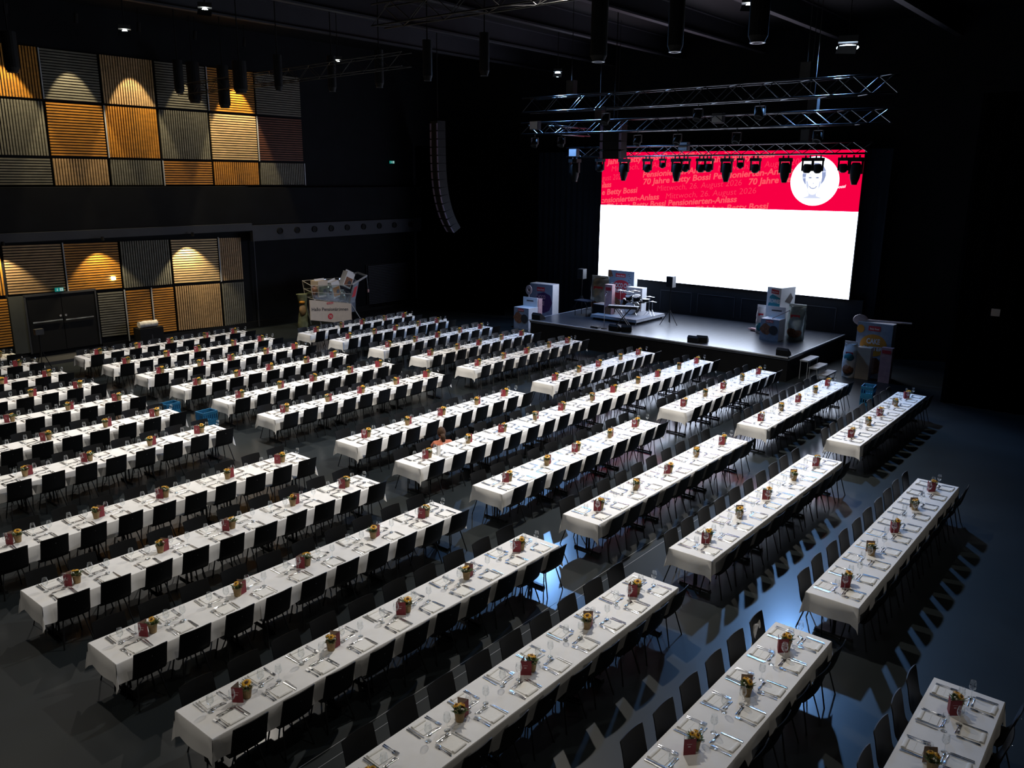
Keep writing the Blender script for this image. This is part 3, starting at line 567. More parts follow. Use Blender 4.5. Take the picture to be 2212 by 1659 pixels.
def small_cube_box(x, y0, y1, z0, z1, d, label, flap=True):
    e, w, h = bx_prop('giant_carton', x, y0, y1, z0, z1, d, 'card', label)
    quadp(e, 'front_print', [(0, 0), (w, 0), (w, h), (0, h)], 'bluecard', w)
    ellp(e, 'orange_shape', w*0.30, h*0.52, w*0.30, h*0.26, 'cookie', w, 12, -0.009, 0.15); ellp(e, 'round_window', w*0.72, h*0.50, w*0.24, w*0.24, 'ink', w, 18, -0.012)
    for k_ in range(3): quadp(e, 'muffin_stripe', [(w*(0.55+k_*0.13), h*0.40), (w*(0.60+k_*0.13), h*0.40), (w*(0.60+k_*0.13), h*0.62), (w*(0.55+k_*0.13), h*0.62)], 'darkgrey', w, -0.014)
    quadp(e, 'red_label', [(w*0.28, h*0.84), (w*0.68, h*0.84), (w*0.68, h*0.95), (w*0.28, h*0.95)], 'redlab', w, -0.012)
    txtp(e, 'brand_lettering', 'Betty Bossi', w*0.31, h*0.865, w*0.34, 0.07, 'print', w, -0.016)
    if flap:
        f = MB().box(d-0.04, d, -w/2+0.02, w/2-0.02, h, h+0.42, 'card').build('hanging_flap', e)
        MB().box(d-0.05, d-0.042, -0.2, 0.2, h+0.24, h+0.29, 'ink').build('hang_hole', f)
    return e
small_cube_box(29.9, 23.52, 24.40, 0.0, 1.0, 0.7, 'white cube carton with hanging flap at the wall-side corner of the stage')
e, w, h = bx_prop('giant_carton', 30.9, 23.72, 24.12, 0.0, 1.32, 0.3, 'pink', 'slim pink carton before the Choco Cake carton'); quadp(e, 'front_print', [(0.03, 0.05), (w-0.03, 0.05), (w-0.03, h-0.05), (0.03, h-0.05)], 'cookie', w)
# choco chip muffins carton
e, w, h = bx_prop('giant_carton', 33.0, 19.8, 21.22, 0.9, 2.75, 0.3, 'card', 'tallest white carton reading Choco Chip Muffins at the screen foot')
quadp(e, 'front_print', [(0, 0), (w, 0), (w, h), (0, h)], 'bluecard', w)
ellp(e, 'red_shape', w*0.53, h*0.52, w*0.40, h*0.25, 'redlab', w, 24, -0.009); quadp(e, 'red_label', [(w*0.3, h*0.84), (w*0.68, h*0.84), (w*0.68, h*0.93), (w*0.3, h*0.93)], 'redlab', w, -0.012)
txtp(e, 'brand_lettering', 'Betty Bossi', w*0.34, h*0.86, w*0.3, 0.1, 'print', w, -0.016); txtp(e, 'title_lettering', 'CHOCO CHIP', w*0.12, h*0.58, w*0.78, 0.29, 'card', w, -0.016); txtp(e, 'title_lettering', 'MUFFINS', w*0.22, h*0.45, w*0.55, 0.27, 'card', w, -0.016)
ellp(e, 'muffin_picture', w*0.3, h*0.18, 0.3, 0.25, 'cookie', w, 14, -0.01, 0.1); ellp(e, 'muffin_picture', w*0.75, h*0.14, 0.25, 0.2, 'cookie', w, 14, -0.01, 0.1)
quadp(e, 'corner_print', [(0, h*0.8), (w*0.2, h*0.85), (w*0.12, h), (0, h)], 'cookie', w, -0.01)
for k_ in range(6): ellp(e, 'dark_fleck', w*(0.8+0.03*(k_ % 3)), h*(0.93-0.05*k_), 0.04, 0.014, 'ink', w, 6, -0.01)
# foil bags
def foil_bag(x, y, z, w, h, label, m='foil', art='cookie', lab=True, seed=1, d=0.4, oval=None):
    rnd = random.Random(seed); e = empty('giant_foil_bag', (x, y, z)); tag(e, label, 'giant bag')
    mb = MB(); n = 20; rows = 12; P = []
    for i in range(rows+1):
        t = i/rows; ww = w/2*(0.92+0.10*sin(pi*t)) ; dd = d/2*(0.25+0.95*sin(pi*min(1, 0.12+t*0.85)))*(1 if t < 0.9 else 0.3)
        P.append([(dd*sin(2*pi*k/n)*(1+0.10*rnd.uniform(-1, 1)) - 0.02*sin(t*20+k), ww*cos(2*pi*k/n)*(1+0.03*rnd.uniform(-1, 1)), h*t+(0.03*sin(k*1.7) if t == 1 else 0)) for k in range(n)])
    mb.grid(P, m, closed=True); mb.poly(P[0][::-1], m); mb.poly(P[-1], m); mb.build('bag_body', e, smooth=True)
    MB().ball((-d*0.36, 0.0, h*0.25), 1.0, art, 14, 8, (0.13, w*0.40, h*0.17)).build('biscuit_print', e, smooth=True)
    if oval: MB().ball((-d*0.40, 0.0, h*0.62), 1.0, oval, 14, 8, (0.09, w*0.36, h*0.13)).build('oval_print', e, smooth=True)
    if lab:
        MB().box(-d*0.46, -d*0.40, -w*0.25, w*0.25, h*0.68, h*0.77, 'redlab').build('red_label', e)
        MB().box(-d*0.02, d*0.02, -w*0.47, w*0.47, h, h+0.10, m).build('top_seal', e)
    return e
foil_bag(31.6, 20.72, 0.9, 0.95, 1.62, 'shiny silver-green foil bag wall side of the muffins carton', seed=3)
foil_bag(31.4, 11.5, 0.9, 0.72, 1.30, 'big crumpled foil flour bag beside the Brownies carton', m='foil', seed=5)
foil_bag(31.9, 13.12, 0.9, 0.42, 1.05, 'small pale foil bag behind the cube at the Brownies group', m='card', art='teal', seed=8, d=0.2)
e, w, h = bx_prop('giant_carton', 30.5, 19.38, 19.76, 0.9, 2.42, 0.25, 'pink', 'slim pink carton before the muffins carton'); quadp(e, 'red_label', [(0.05, h-0.25), (w-0.05, h-0.25), (w-0.05, h-0.12), (0.05, h-0.12)], 'redlab', w); quadp(e, 'cake_print', [(0.03, 0.1), (w-0.03, 0.1), (w-0.03, 0.7), (0.03, 0.5)], 'cookie', w)
e, w, h = bx_prop('giant_carton', 32.2, 18.87, 19.68, 0.9, 2.15, 0.4, 'card', 'white carton with handle slot behind the drum kit'); MB().box(-0.012, -0.002, -0.2, 0.2, h-0.17, h-0.10, 'ink').build('hang_hole', e); quadp(e, 'cake_print', [(0.05, 0.05), (w-0.05, 0.05), (w-0.05, 0.6), (0.05, 0.6)], 'cookie', w)
# brownies group
e, w, h = bx_prop('giant_carton', 31.5, 12.2, 12.84, 0.9, 2.84, 0.92, 'card', 'tall white carton reading Brownies on the open half of the stage', rz=-0.25)
quadp(e, 'front_print', [(0, 0), (w, 0), (w, h), (0, h)], 'card', w); quadp(e, 'teal_shape', [(0.08, h*0.62), (w*0.97, h*0.58), (w*0.97, h*0.80), (0.4*w, h*0.86), (0.14, h*0.82)], 'teal', w, -0.009)
txtp(e, 'title_lettering', 'BROWNIES', 0.10, h*0.69, w*0.82, 0.22, 'card', w, -0.014); quadp(e, 'red_label', [(0.2, h*0.88), (0.55, h*0.87), (0.55, h*0.95), (0.2, h*0.97)], 'redlab', w, -0.012); txtp(e, 'brand_lettering', 'Betty Bossi', 0.23, h*0.90, 0.28, 0.08, 'print', w, -0.016)
s_ = MB().poly([(0.28, -w/2-0.006, h*0.72), (0.62, -w/2-0.006, h*0.66), (0.78, -w/2-0.006, h*0.78), (0.62, -w/2-0.006, h*0.89)], 'choc'); s_.build('brownie_picture', e)
small_cube_box(30.6, 11.86, 12.60, 0.9, 1.73, 0.62, 'white cube carton standing before the Brownies carton', flap=True)
e = empty('rolling_pin', (32.1, 13.4, 0.97)); tag(e, 'pale giant rolling pin lying beside the Brownies group', 'rolling pin'); MB().tube([(0.05, 0.22, 0), (-0.03, -0.2, 0)], 0.065, 'pink', 12).build('roller', e); MB().tube([(0.07, 0.34, 0), (0.05, 0.22, 0)], 0.03, 'pink', 8).build('handle', e)
e = empty('wooden_stick', (30.7, 12.1, 1.75)); tag(e, 'thin pale stick resting on the cube carton by the flour bag', 'stick'); MB().tube([(0, 0.1, 0.0), (0.2, -0.5, 0.36)], 0.018, 'woodspoon', 6).build('shaft', e)
# cake butter group on the floor
e, w, h = bx_prop('giant_carton', 30.75, 7.8, 9.02, 0.0, 2.0, 0.42, 'card', 'huge dim carton reading Cake on an orange oval, floor beside the steps', rz=0.0)
quadp(e, 'front_print', [(0, 0), (w, 0), (w, h), (0, h)], 'bluecard', w); ellp(e, 'orange_oval', w*0.50, h*0.60, w*0.38, h*0.2, 'orange', w, 26, -0.009); quadp(e, 'red_label', [(w*0.32, h*0.86), (w*0.66, h*0.86), (w*0.66, h*0.95), (w*0.32, h*0.95)], 'redlab', w, -0.012); txtp(e, 'brand_lettering', 'Betty Bossi', w*0.36, h*0.885, w*0.26, 0.09, 'print', w, -0.016)
txtp(e, 'title_lettering', 'CAKE', w*0.3, h*0.63, w*0.38, 0.26, 'card', w, -0.014); txtp(e, 'title_lettering', 'BUTTER', w*0.22, h*0.51, w*0.56, 0.2, 'card', w, -0.014); ellp(e, 'cake_picture', w*0.55, h*0.22, 0.42, 0.3, 'cookie', w, 14, -0.01, 0.15); ellp(e, 'egg_picture', w*0.1, h*0.88, 0.13, 0.15, 'orange', w, 16, -0.011)
e = empty('giant_wooden_spoon', (30.9, 8.3, 2.048)); tag(e, 'giant wooden spoon lying across the top of the Cake carton', 'giant spoon')
MB().tube([(0, 0.45, 0.0), (0.0, -1.05, 0.06)], [0.05, 0.03], 'woodspoon', 8).build('handle', e); MB().ball((0, 0.68, 0.0), 1.0, 'woodspoon', 16, 8, (0.06, 0.27, 0.2)).build('bowl', e, smooth=True)
foil_bag(30.4, 9.05, 0.0, 0.50, 1.22, 'dim patterned paper bag wall side of the Cake carton', m='card', art='cookie', seed=12, d=0.35, oval='teal')
e, w, h = bx_prop('giant_carton', 30.35, 8.35, 8.82, 0.0, 1.15, 0.3, 'beige', 'dim plain low carton before the Cake carton')
e, w, h = bx_prop('giant_carton', 30.3, 7.62, 8.0, 0.0, 1.25, 0.25, 'pink', 'dim slim pink carton at the open side of the Cake carton'); quadp(e, 'red_label', [(0.04, h-0.2), (w-0.04, h-0.2), (w-0.04, h-0.08), (0.04, h-0.08)], 'redlab', w)

# ------------------------------------------------------------------ band gear
e = empty('drum_riser', (31.2, 18.95, 0.9)); tag(e, 'low grey platform under the drum kit', 'platform')
MB().box(-1.2, 1.2, -1.15, 1.15, 0.16, 0.22, 'riser').build('platform_top', e); MB().box(-1.22, 1.22, -1.17, 1.17, 0.10, 0.16, 'trimw').build('platform_frame', e)
for a in (-1.1, 0, 1.1):
    for b in (-1.05, 1.05): MB().box(a-0.03, a+0.03, b-0.03, b+0.03, 0, 0.10, 'truss').build('leg', e)
kit = empty('drum_kit', (31.35, 18.75, 1.12)); tag(kit, 'drum kit with pale cymbals and chrome stands on the platform', 'drum kit')
def drum(name, c, r, h, tilt=(0, 0, 0), m='black'):
    mb = MB(); T = Matrix.Translation(c) @ Matrix.Rotation(tilt[0], 4, 'X') @ Matrix.Rotation(tilt[1], 4, 'Y')
    mb.lathe([(r, 0), (r, h)], m, 18, T); mb.lathe([(0, h+0.002), (r*0.97, h+0.002)], 'white', 18, T); mb.lathe([(0, -0.002), (r*0.97, -0.002)], 'white', 18, T)
    for z in (0, h-0.02): mb.lathe([(r+0.012, z), (r+0.012, z+0.025), (r, z+0.025), (r, z)], 'chrome', 18, T)
    return mb.build(name, kit, smooth=False)
drum('bass_drum', (-0.35, 0.0, 0.28), 0.27, 0.4, (0, pi/2, 0)); drum('tom_drum', (-0.1, 0.2, 0.62), 0.15, 0.2, (0, -0.3, 0)); drum('tom_drum', (-0.1, -0.2, 0.62), 0.16, 0.22, (0, -0.3, 0))
drum('floor_tom', (0.25, 0.5, 0.25), 0.2, 0.35); drum('snare_drum', (0.25, -0.45, 0.55), 0.17, 0.13)
for c, r in (((-0.15, 0.62, 1.0), 0.27), ((-0.15, -0.10, 1.05), 0.25), ((0.1, -0.70, 0.82), 0.24), ((0.05, 0.3, 0.95), 0.22), ((0.2, -0.8, 0.60), 0.2)):
    m = MB(); T = Matrix.Translation(c) @ Matrix.Rotation(0.12, 4, 'Y'); m.lathe([(0, 0.03), (0.03, 0.03), (0.06, 0.012), (r, 0.0), (r, -0.006), (0, -0.006)], 'chrome', 18, T)
    cb = m.build('cymbal', kit, smooth=True)
    m = MB(); m.tube([(c[0], c[1], 0.05), (c[0], c[1], c[2]+0.03)], 0.012, 'chrome', 6)
    for k_ in range(3): a = 2*pi*k_/3; m.tube([(c[0], c[1], 0.25), (c[0]+0.22*cos(a), c[1]+0.22*sin(a), 0.0)], 0.01, 'chrome', 5)
    m.build('cymbal_stand', kit)
e = empty('drum_stool', (31.95, 18.75, 1.12)); tag(e, 'round black drum stool behind the drum kit', 'stool'); MB().lathe([(0, 0.5), (0.16, 0.5), (0.17, 0.43), (0, 0.43)], 'black', 14).build('seat', e); MB().tube([(0, 0, 0), (0, 0, 0.43)], 0.02, 'chrome').build('post', e)
e = empty('keyboard', (28.85, 17.75, 0.9), 0.35); tag(e, 'pale electric keyboard on a crossed stand before the drum kit', 'keyboard')
b = MB().box(-0.16, 0.16, -0.6, 0.6, 0.86, 0.95, 'darkgrey').box(-0.14, 0.16, -0.62, 0.62, 0.95, 0.965, 'trimw').build('keyboard_body', e)
m = MB(); m.box(-0.15, -0.0, -0.57, 0.57, 0.966, 0.975, 'white')
m.build('white_keys', b); m = MB()
for k_ in range(25): m.box(-0.08, -0.0, -0.55+k_*0.045, -0.535+k_*0.045, 0.976, 0.985, 'ink')
m.build('black_keys', b)
for s in (-1, 1):
    m = MB(); m.tube([(-0.12, 0.38*s, 0.02), (-0.12, -0.30*s, 0.86)], 0.018, 'darkgrey'); m.tube([(0.12, 0.38*s, 0.02), (0.12, -0.30*s, 0.86)], 0.018, 'darkgrey'); m.tube([(-0.2, 0.38*s, 0.02), (0.2, 0.38*s, 0.02)], 0.018, 'darkgrey'); m.build('leg', e)
e = empty('microphone_stand', (28.42, 18.38, 0.9)); tag(e, 'slim microphone stand near the front stage edge', 'microphone stand')
MB().lathe([(0, 0), (0.13, 0), (0.13, 0.02), (0, 0.03)], 'black', 14).build('base', e); MB().tube([(0, 0, 0.02), (0, 0, 1.35), (-0.05, -0.1, 1.5)], 0.012, 'chrome', 6).build('pole', e); MB().ball((-0.06, -0.12, 1.52), 0.035, 'darkgrey').build('microphone', e)
e = empty('pedal_board', (28.35, 18.75, 0.9)); tag(e, 'small dark pedal box beside the microphone stand', 'pedal'); MB().box(-0.12, 0.12, -0.18, 0.18, 0, 0.07, 'darkgrey').build('case', e); MB().box(-0.08, -0.03, -0.1, 0.1, 0.07, 0.09, 'chrome').build('switch', e)
def tripod_speaker(x, y, zs, label, lab2):
    e = empty('speaker_stand', (x, y, 0.9)); tag(e, label, 'speaker stand')
    MB().tube([(0, 0, 0.1), (0, 0, zs)], 0.018, 'black').build('pole', e); MB().lathe([(0.03, 0.5), (0.04, 0.5), (0.04, 0.58), (0.03, 0.58)], 'darkgrey', 10).build('collar', e)
    for k_ in range(3): a = 2*pi*k_/3+2.5; MB().tube([(0.02*cos(a), 0.02*sin(a), 0.62), (0.42*cos(a), 0.42*sin(a), 0.01)], 0.014, 'black', 6).build('leg', e)
    s_ = empty('loudspeaker', (x, y, 0.9+zs)); tag(s_, lab2, 'loudspeaker'); MB().box(-0.16, 0.14, -0.15, 0.15, 0, 0.46, 'darkgrey').build('cabinet', s_); MB().box(-0.175, -0.162, -0.13, 0.13, 0.03, 0.43, 'black').build('grille', s_)
tripod_speaker(31.1, 16.85, 1.60, 'black tripod stand alone mid stage', 'small loudspeaker on tripod before the white screen field')
tripod_speaker(32.2, 22.15, 1.42, 'black tripod stand at the wall-side corner of the stage', 'small loudspeaker on tripod beside the dark backdrop')
def wedge(x, y, rz, label, s=1.0):
    e = empty('monitor_wedge', (x, y, 0.9), rz); tag(e, label, 'monitor speaker', 'monitor wedges on the stage edge')
    MB().prism([(-0.16*s, 0), (0.2*s, 0), (0.16*s, 0.1*s), (-0.1*s, 0.27*s), (-0.18*s, 0.2*s)], 0.42*s, 'black', Matrix.Translation((0, -0.21*s, 0))).build('cabinet', e)
    MB().add([(0.162*s, -0.19*s, 0.11*s), (0.162*s, 0.19*s, 0.11*s), (-0.09*s, 0.19*s, 0.275*s), (-0.09*s, -0.19*s, 0.275*s)], [(0, 1, 2, 3)], 'darkgrey').build('grille', e)
wedge(28.32, 17.78, 0.0, 'black monitor wedge before the keyboard, wall side one'); wedge(28.5, 17.35, 0.5, 'black monitor wedge before the keyboard, tilted open side one'); wedge(28.35, 21.75, 0.0, 'black monitor wedge on the wall-side front corner of the stage', 1.1)
wedge(28.28, 14.2, 0.0, 'black monitor wedge at the middle of the front edge'); wedge(28.55, 14.0, 0.3, 'black monitor wedge just behind the one at the middle edge'); wedge(28.3, 10.72, 0.0, 'black monitor wedge on the open-side front corner of the stage')
e = empty('equipment_case', (30.9, 19.95, 0.9)); tag(e, 'black box case with pale top standing before the pink carton', 'case'); MB().box(-0.35, 0.35, -0.3, 0.42, 0, 0.58, 'black').build('case_body', e); MB().box(-0.35, 0.35, -0.3, 0.42, 0.58, 0.6, 'riser').build('lid', e)
e = empty('side_table', (30.6, 20.9, 0.9)); tag(e, 'small dark side table with bluish cloth, wall side of the foil bag', 'table'); MB().box(-0.3, 0.3, -0.35, 0.35, 0.66, 0.7, 'drape').build('table_top', e)
for a in (-0.25, 0.25):
    for b_ in (-0.3, 0.3): MB().tube([(a, b_, 0), (a, b_, 0.66)], 0.015, 'black').build('leg', e)

# ------------------------------------------------------------------ giant shopping cart with board
ct = empty('giant_shopping_cart', (24.45, 31.4, 0.0), -0.06); tag(ct, 'oversized clear-walled shopping cart with slanted legs by the shutter', 'shopping cart')
m = MB()
B0 = [(-0.95, 0.35, 1.42), (1.0, 0.35, 1.18), (1.0, -0.35, 0.98), (-0.98, -0.35, 1.38)]; B1 = [(-1.0, 0.45, 2.16), (1.35, 0.45, 2.12), (1.28, -0.4, 1.86), (-1.1, -0.4, 2.02)]
for a, b in ((0, 1), (1, 2), (2, 3), (3, 0)): m.add([B0[a], B0[b], B1[b], B1[a]], [(0, 1, 2, 3)], 'clear')
m.add(B0, [(0, 1, 2, 3)], 'clear'); m.build('basket_walls', ct)
m = MB()
for R_ in (B0, B1, [tuple((Vector(p)*0.5+Vector(q_)*0.5)) for p, q_ in zip(B0, B1)]):
    for a in range(4): m.tube([R_[a], R_[(a+1) % 4]], 0.011, 'bag', 6)
for a in range(4): m.tube([B0[a], B1[a]], 0.011, 'bag', 6)
m.build('basket_rails', ct)
m = MB(); m.add([(1.02, -0.42, 0.98), (1.02, 0.4, 1.15), (1.38, 0.5, 2.15), (1.31, -0.42, 1.9), (1.3, -0.42, 1.0), (1.3, 0.4, 1.15), (1.62, 0.5, 2.15), (1.6, -0.42, 2.0)], [(0, 1, 2, 3), (4, 7, 6, 5), (0, 3, 7, 4), (1, 5, 6, 2), (0, 4, 5, 1), (3, 2, 6, 7)], 'bluecard'); pn = m.build('end_panel', ct)
MB().add([(1.13, -0.43, 1.25), (1.33, -0.43, 1.3), (1.50, -0.43, 1.8), (1.30, -0.43, 1.72)], [(0, 1, 2, 3)], 'redlab').build('red_print', pn)
MB().tube([(1.2, -0.4, 1.85), (2.1, -0.35, 2.2)], 0.05, 'trimw', 8).tube([(1.3, 0.45, 2.1), (2.1, 0.35, 2.3)], 0.05, 'trimw', 8).tube([(2.1, -0.35, 2.2), (2.1, 0.35, 2.3)], 0.06, 'trimw', 8).build('push_handle', ct)
MB().tube([(2.12, -0.35, 2.15), (2.18, -0.35, 1.55)], 0.012, 'bluecard', 6).box(2.15, 2.21, -0.38, -0.32, 1.4, 1.55, 'pink').build('hanging_chain', ct)
for s in (-0.35, 0.5):
    MB().tube([(1.05, s, 1.05), (1.75, s, 0.0)], 0.03, 'trimw', 8).build('leg', ct); MB().tube([(-0.9, s, 1.35), (-0.6, s, 0.05)], 0.03, 'trimw', 8).build('leg', ct)
bd = empty('greeting_board', (24.30, 30.92, 0.0), -0.10); tag(bd, 'beige board reading Hallo Pensionär:innen hung on the giant cart', 'sign board')
MB().add([(-1.12, 0, 0.44), (1.12, 0, 0.0), (1.14, 0, 0.98), (-1.12, 0, 1.38), (-1.12, 0.05, 0.44), (1.12, 0.05, 0.0), (1.14, 0.05, 0.98), (-1.12, 0.05, 1.38)], [(0, 1, 2, 3), (7, 6, 5, 4), (0, 4, 5, 1), (1, 5, 6, 2), (2, 6, 7, 3), (3, 7, 4, 0)], 'beige').build('panel', bd)
m = MB(); put_text(m, 'Hallo Pensionär:innen', 'ink', (-1.05, -0.006, 0.86), (0.995, 0, -0.095), (0, 0, 1), width=2.0, size=0.22, bold=0.02); m.build('lettering', bd)
m = MB(); m.poly([(-0.05+0.14*cos(2*pi*i/24), -0.006, 0.50+0.14*sin(2*pi*i/24)) for i in range(24)], 'redlab'); lg = m.build('round_logo', bd)
m = MB(); put_text(m, '70', 'beige', (-0.13, -0.010, 0.44), (1, 0, -0.08), (0, 0, 1), width=0.16, size=0.17, bold=0.02); m.build('logo_lettering', lg)
m = MB(); m.box(-0.22, 0.12, -0.01, -0.004, 1.08, 1.17, 'redlab'); rl = m.build('red_label', bd); m = MB(); put_text(m, 'Betty Bossi', 'beige', (-0.19, -0.014, 1.10), (1, 0, 0), (0, 0, 1), width=0.28, size=0.07, bold=0.02); m.build('label_lettering', rl)
tag(MB().box(26.15, 26.6, 31.9, 31.95, 0.35, 1.4, 'bluecard').build('grey_panel'), 'plain grey panel standing behind the cart legs', 'panel')
def loose_box(x, y, z, sx, sy, sz, rx, rz, m, label, art=None):
    e = empty('grocery_carton', (x, y, z), rz); e.rotation_euler = (0.0, rx, rz); tag(e, label, 'carton', 'groceries heaped in the giant cart')
    MB().box(-sx/2, sx/2, -sy/2, sy/2, 0, sz, m).box(-sx/2, sx/2, -0.02, 0.02, sz, sz+0.08, 'card').build('carton_body', e)
    MB().box(-sx*0.42, sx*0.42, -sy/2-0.008, -sy/2, sz*0.1, sz*0.65, art or 'cookie').build('picture', e)
    m2 = MB(); m2.poly([(sx*0.15+0.1*cos(2*pi*i/14), -sy/2-0.012, sz*0.35+0.1*sin(2*pi*i/14)) for i in range(14)], 'ink'); m2.build('round_window', e)
loose_box(25.35, 31.2, 1.75, 0.45, 0.4, 0.75, 0.45, -0.1, 'card', 'white grocery carton tilted highest in the giant cart')
loose_box(24.05, 31.4, 1.42, 0.6, 0.5, 0.75, 0.0, 0.1, 'beige', 'beige grocery carton at the front of the giant cart', 'olive'); loose_box(24.85, 31.35, 1.32, 0.5, 0.5, 0.78, -0.2, 0.1, 'card', 'white-topped carton with orange picture mid cart', 'orange')
loose_box(25.75, 31.55, 1.55, 0.4, 0.35, 0.65, 0.5, 0.1, 'foil', 'silver-green carton leaning at the handle of the giant cart', 'card')
def roundbag(x, y, z, r, h, m, label, art): 
    e = empty('grocery_bag', (x, y, z)); tag(e, label, 'bag', 'bags in the giant cart'); MB().lathe([(0, 0), (r*0.9, 0.02), (r, h*0.3), (r*0.92, h*0.8), (r*0.5, h), (0, h)], m, 14).build('bag_body', e, smooth=True); MB().box(-r*0.6, r*0.6, -0.015, 0.015, h*0.96, h*1.1, m).build('top_seal', e); MB().ball((-0.02, -r*0.72, h*0.4), 1, art, 10, 6, (r*0.5, r*0.3, h*0.25)).build('print', e, smooth=True)
roundbag(24.45, 31.25, 1.32, 0.22, 0.62, 'foil', 'silver bag with dark print in the middle of the cart', 'choc'); roundbag(25.2, 31.2, 1.1, 0.2, 0.5, 'foil', 'pale foil bag low at the handle end of the cart', 'olive'); roundbag(23.75, 31.35, 1.4, 0.18, 0.5, 'cookie', 'brown bag at the front end of the cart', 'choc')
gb = empty('giant_wrapped_bread', (23.25, 31.7, 0.0)); tag(gb, 'tall olive-wrapped giant loaf standing at the cart front', 'giant loaf')
rnd = random.Random(4); P = []
for i in range(15):
    t = i/14; r = 0.27*(0.85+0.15*sin(pi*t*2.2+0.5)); P.append([(r*(1+0.06*rnd.uniform(-1, 1))*cos(2*pi*k_/14)+0.05*sin(t*3), r*0.9*(1+0.06*rnd.uniform(-1, 1))*sin(2*pi*k_/14), 1.58*t) for k_ in range(14)])
m = MB().grid(P, 'olive', closed=True); m.poly(P[-1], 'olive'); m.build('wrapped_body', gb, smooth=True)
MB().ball((-0.10, -0.14, 1.22), 1, 'orange', 12, 8, (0.14, 0.13, 0.07)).build('orange_print', gb, smooth=True); MB().ball((-0.08, -0.13, 0.85), 1, 'wood_tan', 14, 8, (0.17, 0.145, 0.27)).build('crust_print', gb, smooth=True)

# ------------------------------------------------------------------ tables: rows of three folding tables end to end
ROWY = {0: 1.716, 1: 3.838, 2: 6.25, 3: 8.54, 4: 10.83, 5: 13.13, 6: 15.37, 7: 18.68, 8: 20.92, 9: 23.20, 10: 25.42, 11: 27.58, 12: 29.68, 13: 31.70}
XR = {('A', r): (4.13, 10.80) for r in range(14)}
XR.update({('B', r): (11.98, 18.56) for r in range(1, 13)}); XR.update({('C', r): (19.83, 26.20) for r in range(2, 12)})
for k_, v in {('B', 4): (11.97, 18.44), ('B', 6): (12.01, 18.53), ('B', 7): (12.07, 18.65), ('B', 8): (12.11, 18.61), ('B', 9): (12.10, 18.57), ('B', 10): (12.13, 18.53), ('B', 11): (12.07, 18.59), ('B', 12): (12.07, 18.75), ('C', 2): (20.0, 26.2), ('C', 7): (19.76, 26.25), ('C', 10): (19.87, 26.05), ('C', 11): (19.92, 26.0), ('A', 13): (4.13, 10.86), ('A', 9): (4.13, 10.88)}.items(): XR[k_] = v
YR = {('A', 2): 6.22, ('B', 2): 6.238, ('C', 2): 6.296, ('B', 3): 8.515, ('C', 3): 8.567, ('C', 4): 10.878, ('A', 5): 13.107, ('B', 5): 13.153, ('A', 6): 15.397, ('B', 6): 15.324, ('C', 6): 15.40, ('C', 7): 18.587, ('A', 7): 18.70, ('C', 8): 20.883, ('C', 9): 23.095, ('C', 10): 25.459, ('C', 11): 27.524, ('B', 11): 27.554, ('B', 12): 29.64, ('A', 12): 29.728, ('A', 13): 31.72, ('A', 1): 3.838, ('B', 1): 3.837}
XR[('B', 5)] = (11.94, 26.29); del XR[('C', 5)]
BLOCK = {'A': 'rear block', 'B': 'middle block', 'C': 'stage block'}
def where(b, r):
    if (b, r) == ('B', 5): return 'the extra-long row'
    n = {'A': r+1, 'B': r, 'C': r-1}[b]
    return '%s row off open floor, %s' % (ORD[n], BLOCK[b])
TZ = 0.74
# prototypes -------------------------------------------------------
def chair_shell(mb, T=None, nx=9):
    prof = [(0.225, 0.405), (0.20, 0.425), (0.10, 0.432), (0.0, 0.425), (-0.08, 0.425), (-0.135, 0.445), (-0.17, 0.495), (-0.19, 0.56), (-0.215, 0.67), (-0.242, 0.79), (-0.268, 0.885)]
    hw = [0.20, 0.22, 0.23, 0.235, 0.235, 0.235, 0.235, 0.235, 0.232, 0.231, 0.230]
    P = []; Q = []
    for i, (y, z) in enumerate(prof):
        a = prof[max(0, i-1)]; b = prof[min(len(prof)-1, i+1)]; d = Vector((0, b[0]-a[0], b[1]-a[1])).normalized(); nrm = Vector((0, -d.z, d.y)) if True else 0
        rp, rq = [], []
        for k in range(nx):
            s = -1+2*k/(nx-1); x = hw[i]*s; cup = 0.022*(s*s)
            if i >= 5: p = Vector((x, y+cup, z - (0.007*(abs(s)**5) if i == len(prof)-1 else 0)))
            else: p = Vector((x, y, z+cup*0.7))
            rp.append(p); rq.append(p+nrm*(-0.012))
        P.append(rp); Q.append(rq)
    mb.grid(P, 'shell', T); mb.grid([r[::-1] for r in Q], 'shell', T)
    ring = P[0] + [r[-1] for r in P[1:]] + P[-1][-2::-1] + [r[0] for r in P[-2:0:-1]]
    ringq = Q[0] + [r[-1] for r in Q[1:]] + Q[-1][-2::-1] + [r[0] for r in Q[-2:0:-1]]
    mb.grid([ring+[ring[0]], ringq+[ringq[0]]], 'shell', T)
    return mb
LEGS = [((-0.13, 0.15, 0.42), (-0.20, 0.22, 0.0)), ((0.13, 0.15, 0.42), (0.20, 0.22, 0.0)), ((-0.14, -0.08, 0.425), (-0.215, -0.19, 0.0)), ((0.14, -0.08, 0.425), (0.215, -0.19, 0.0))]
def leg_mesh(a, b): m = MB().tube([a, (a[0]*1.12, a[1]*1.15, 0.36), b], 0.0105, 'tube', 6); m.smooth = True; return m
me_shell = (lambda mb: (setattr(mb, 'smooth', True), chair_shell(mb), mb.mesh('banquet_chair'))[2])(MB())
me_stud = MB().lathe([(0, 0), (0.007, 0), (0.006, 0.004), (0, 0.005)], 'chrome', 8, Matrix.Translation((0, -0.262, 0.775)) @ Matrix.Rotation(pi/2, 4, 'X')).mesh('stud')
me_legs = [leg_mesh(a, b).mesh('leg') for a, b in LEGS]
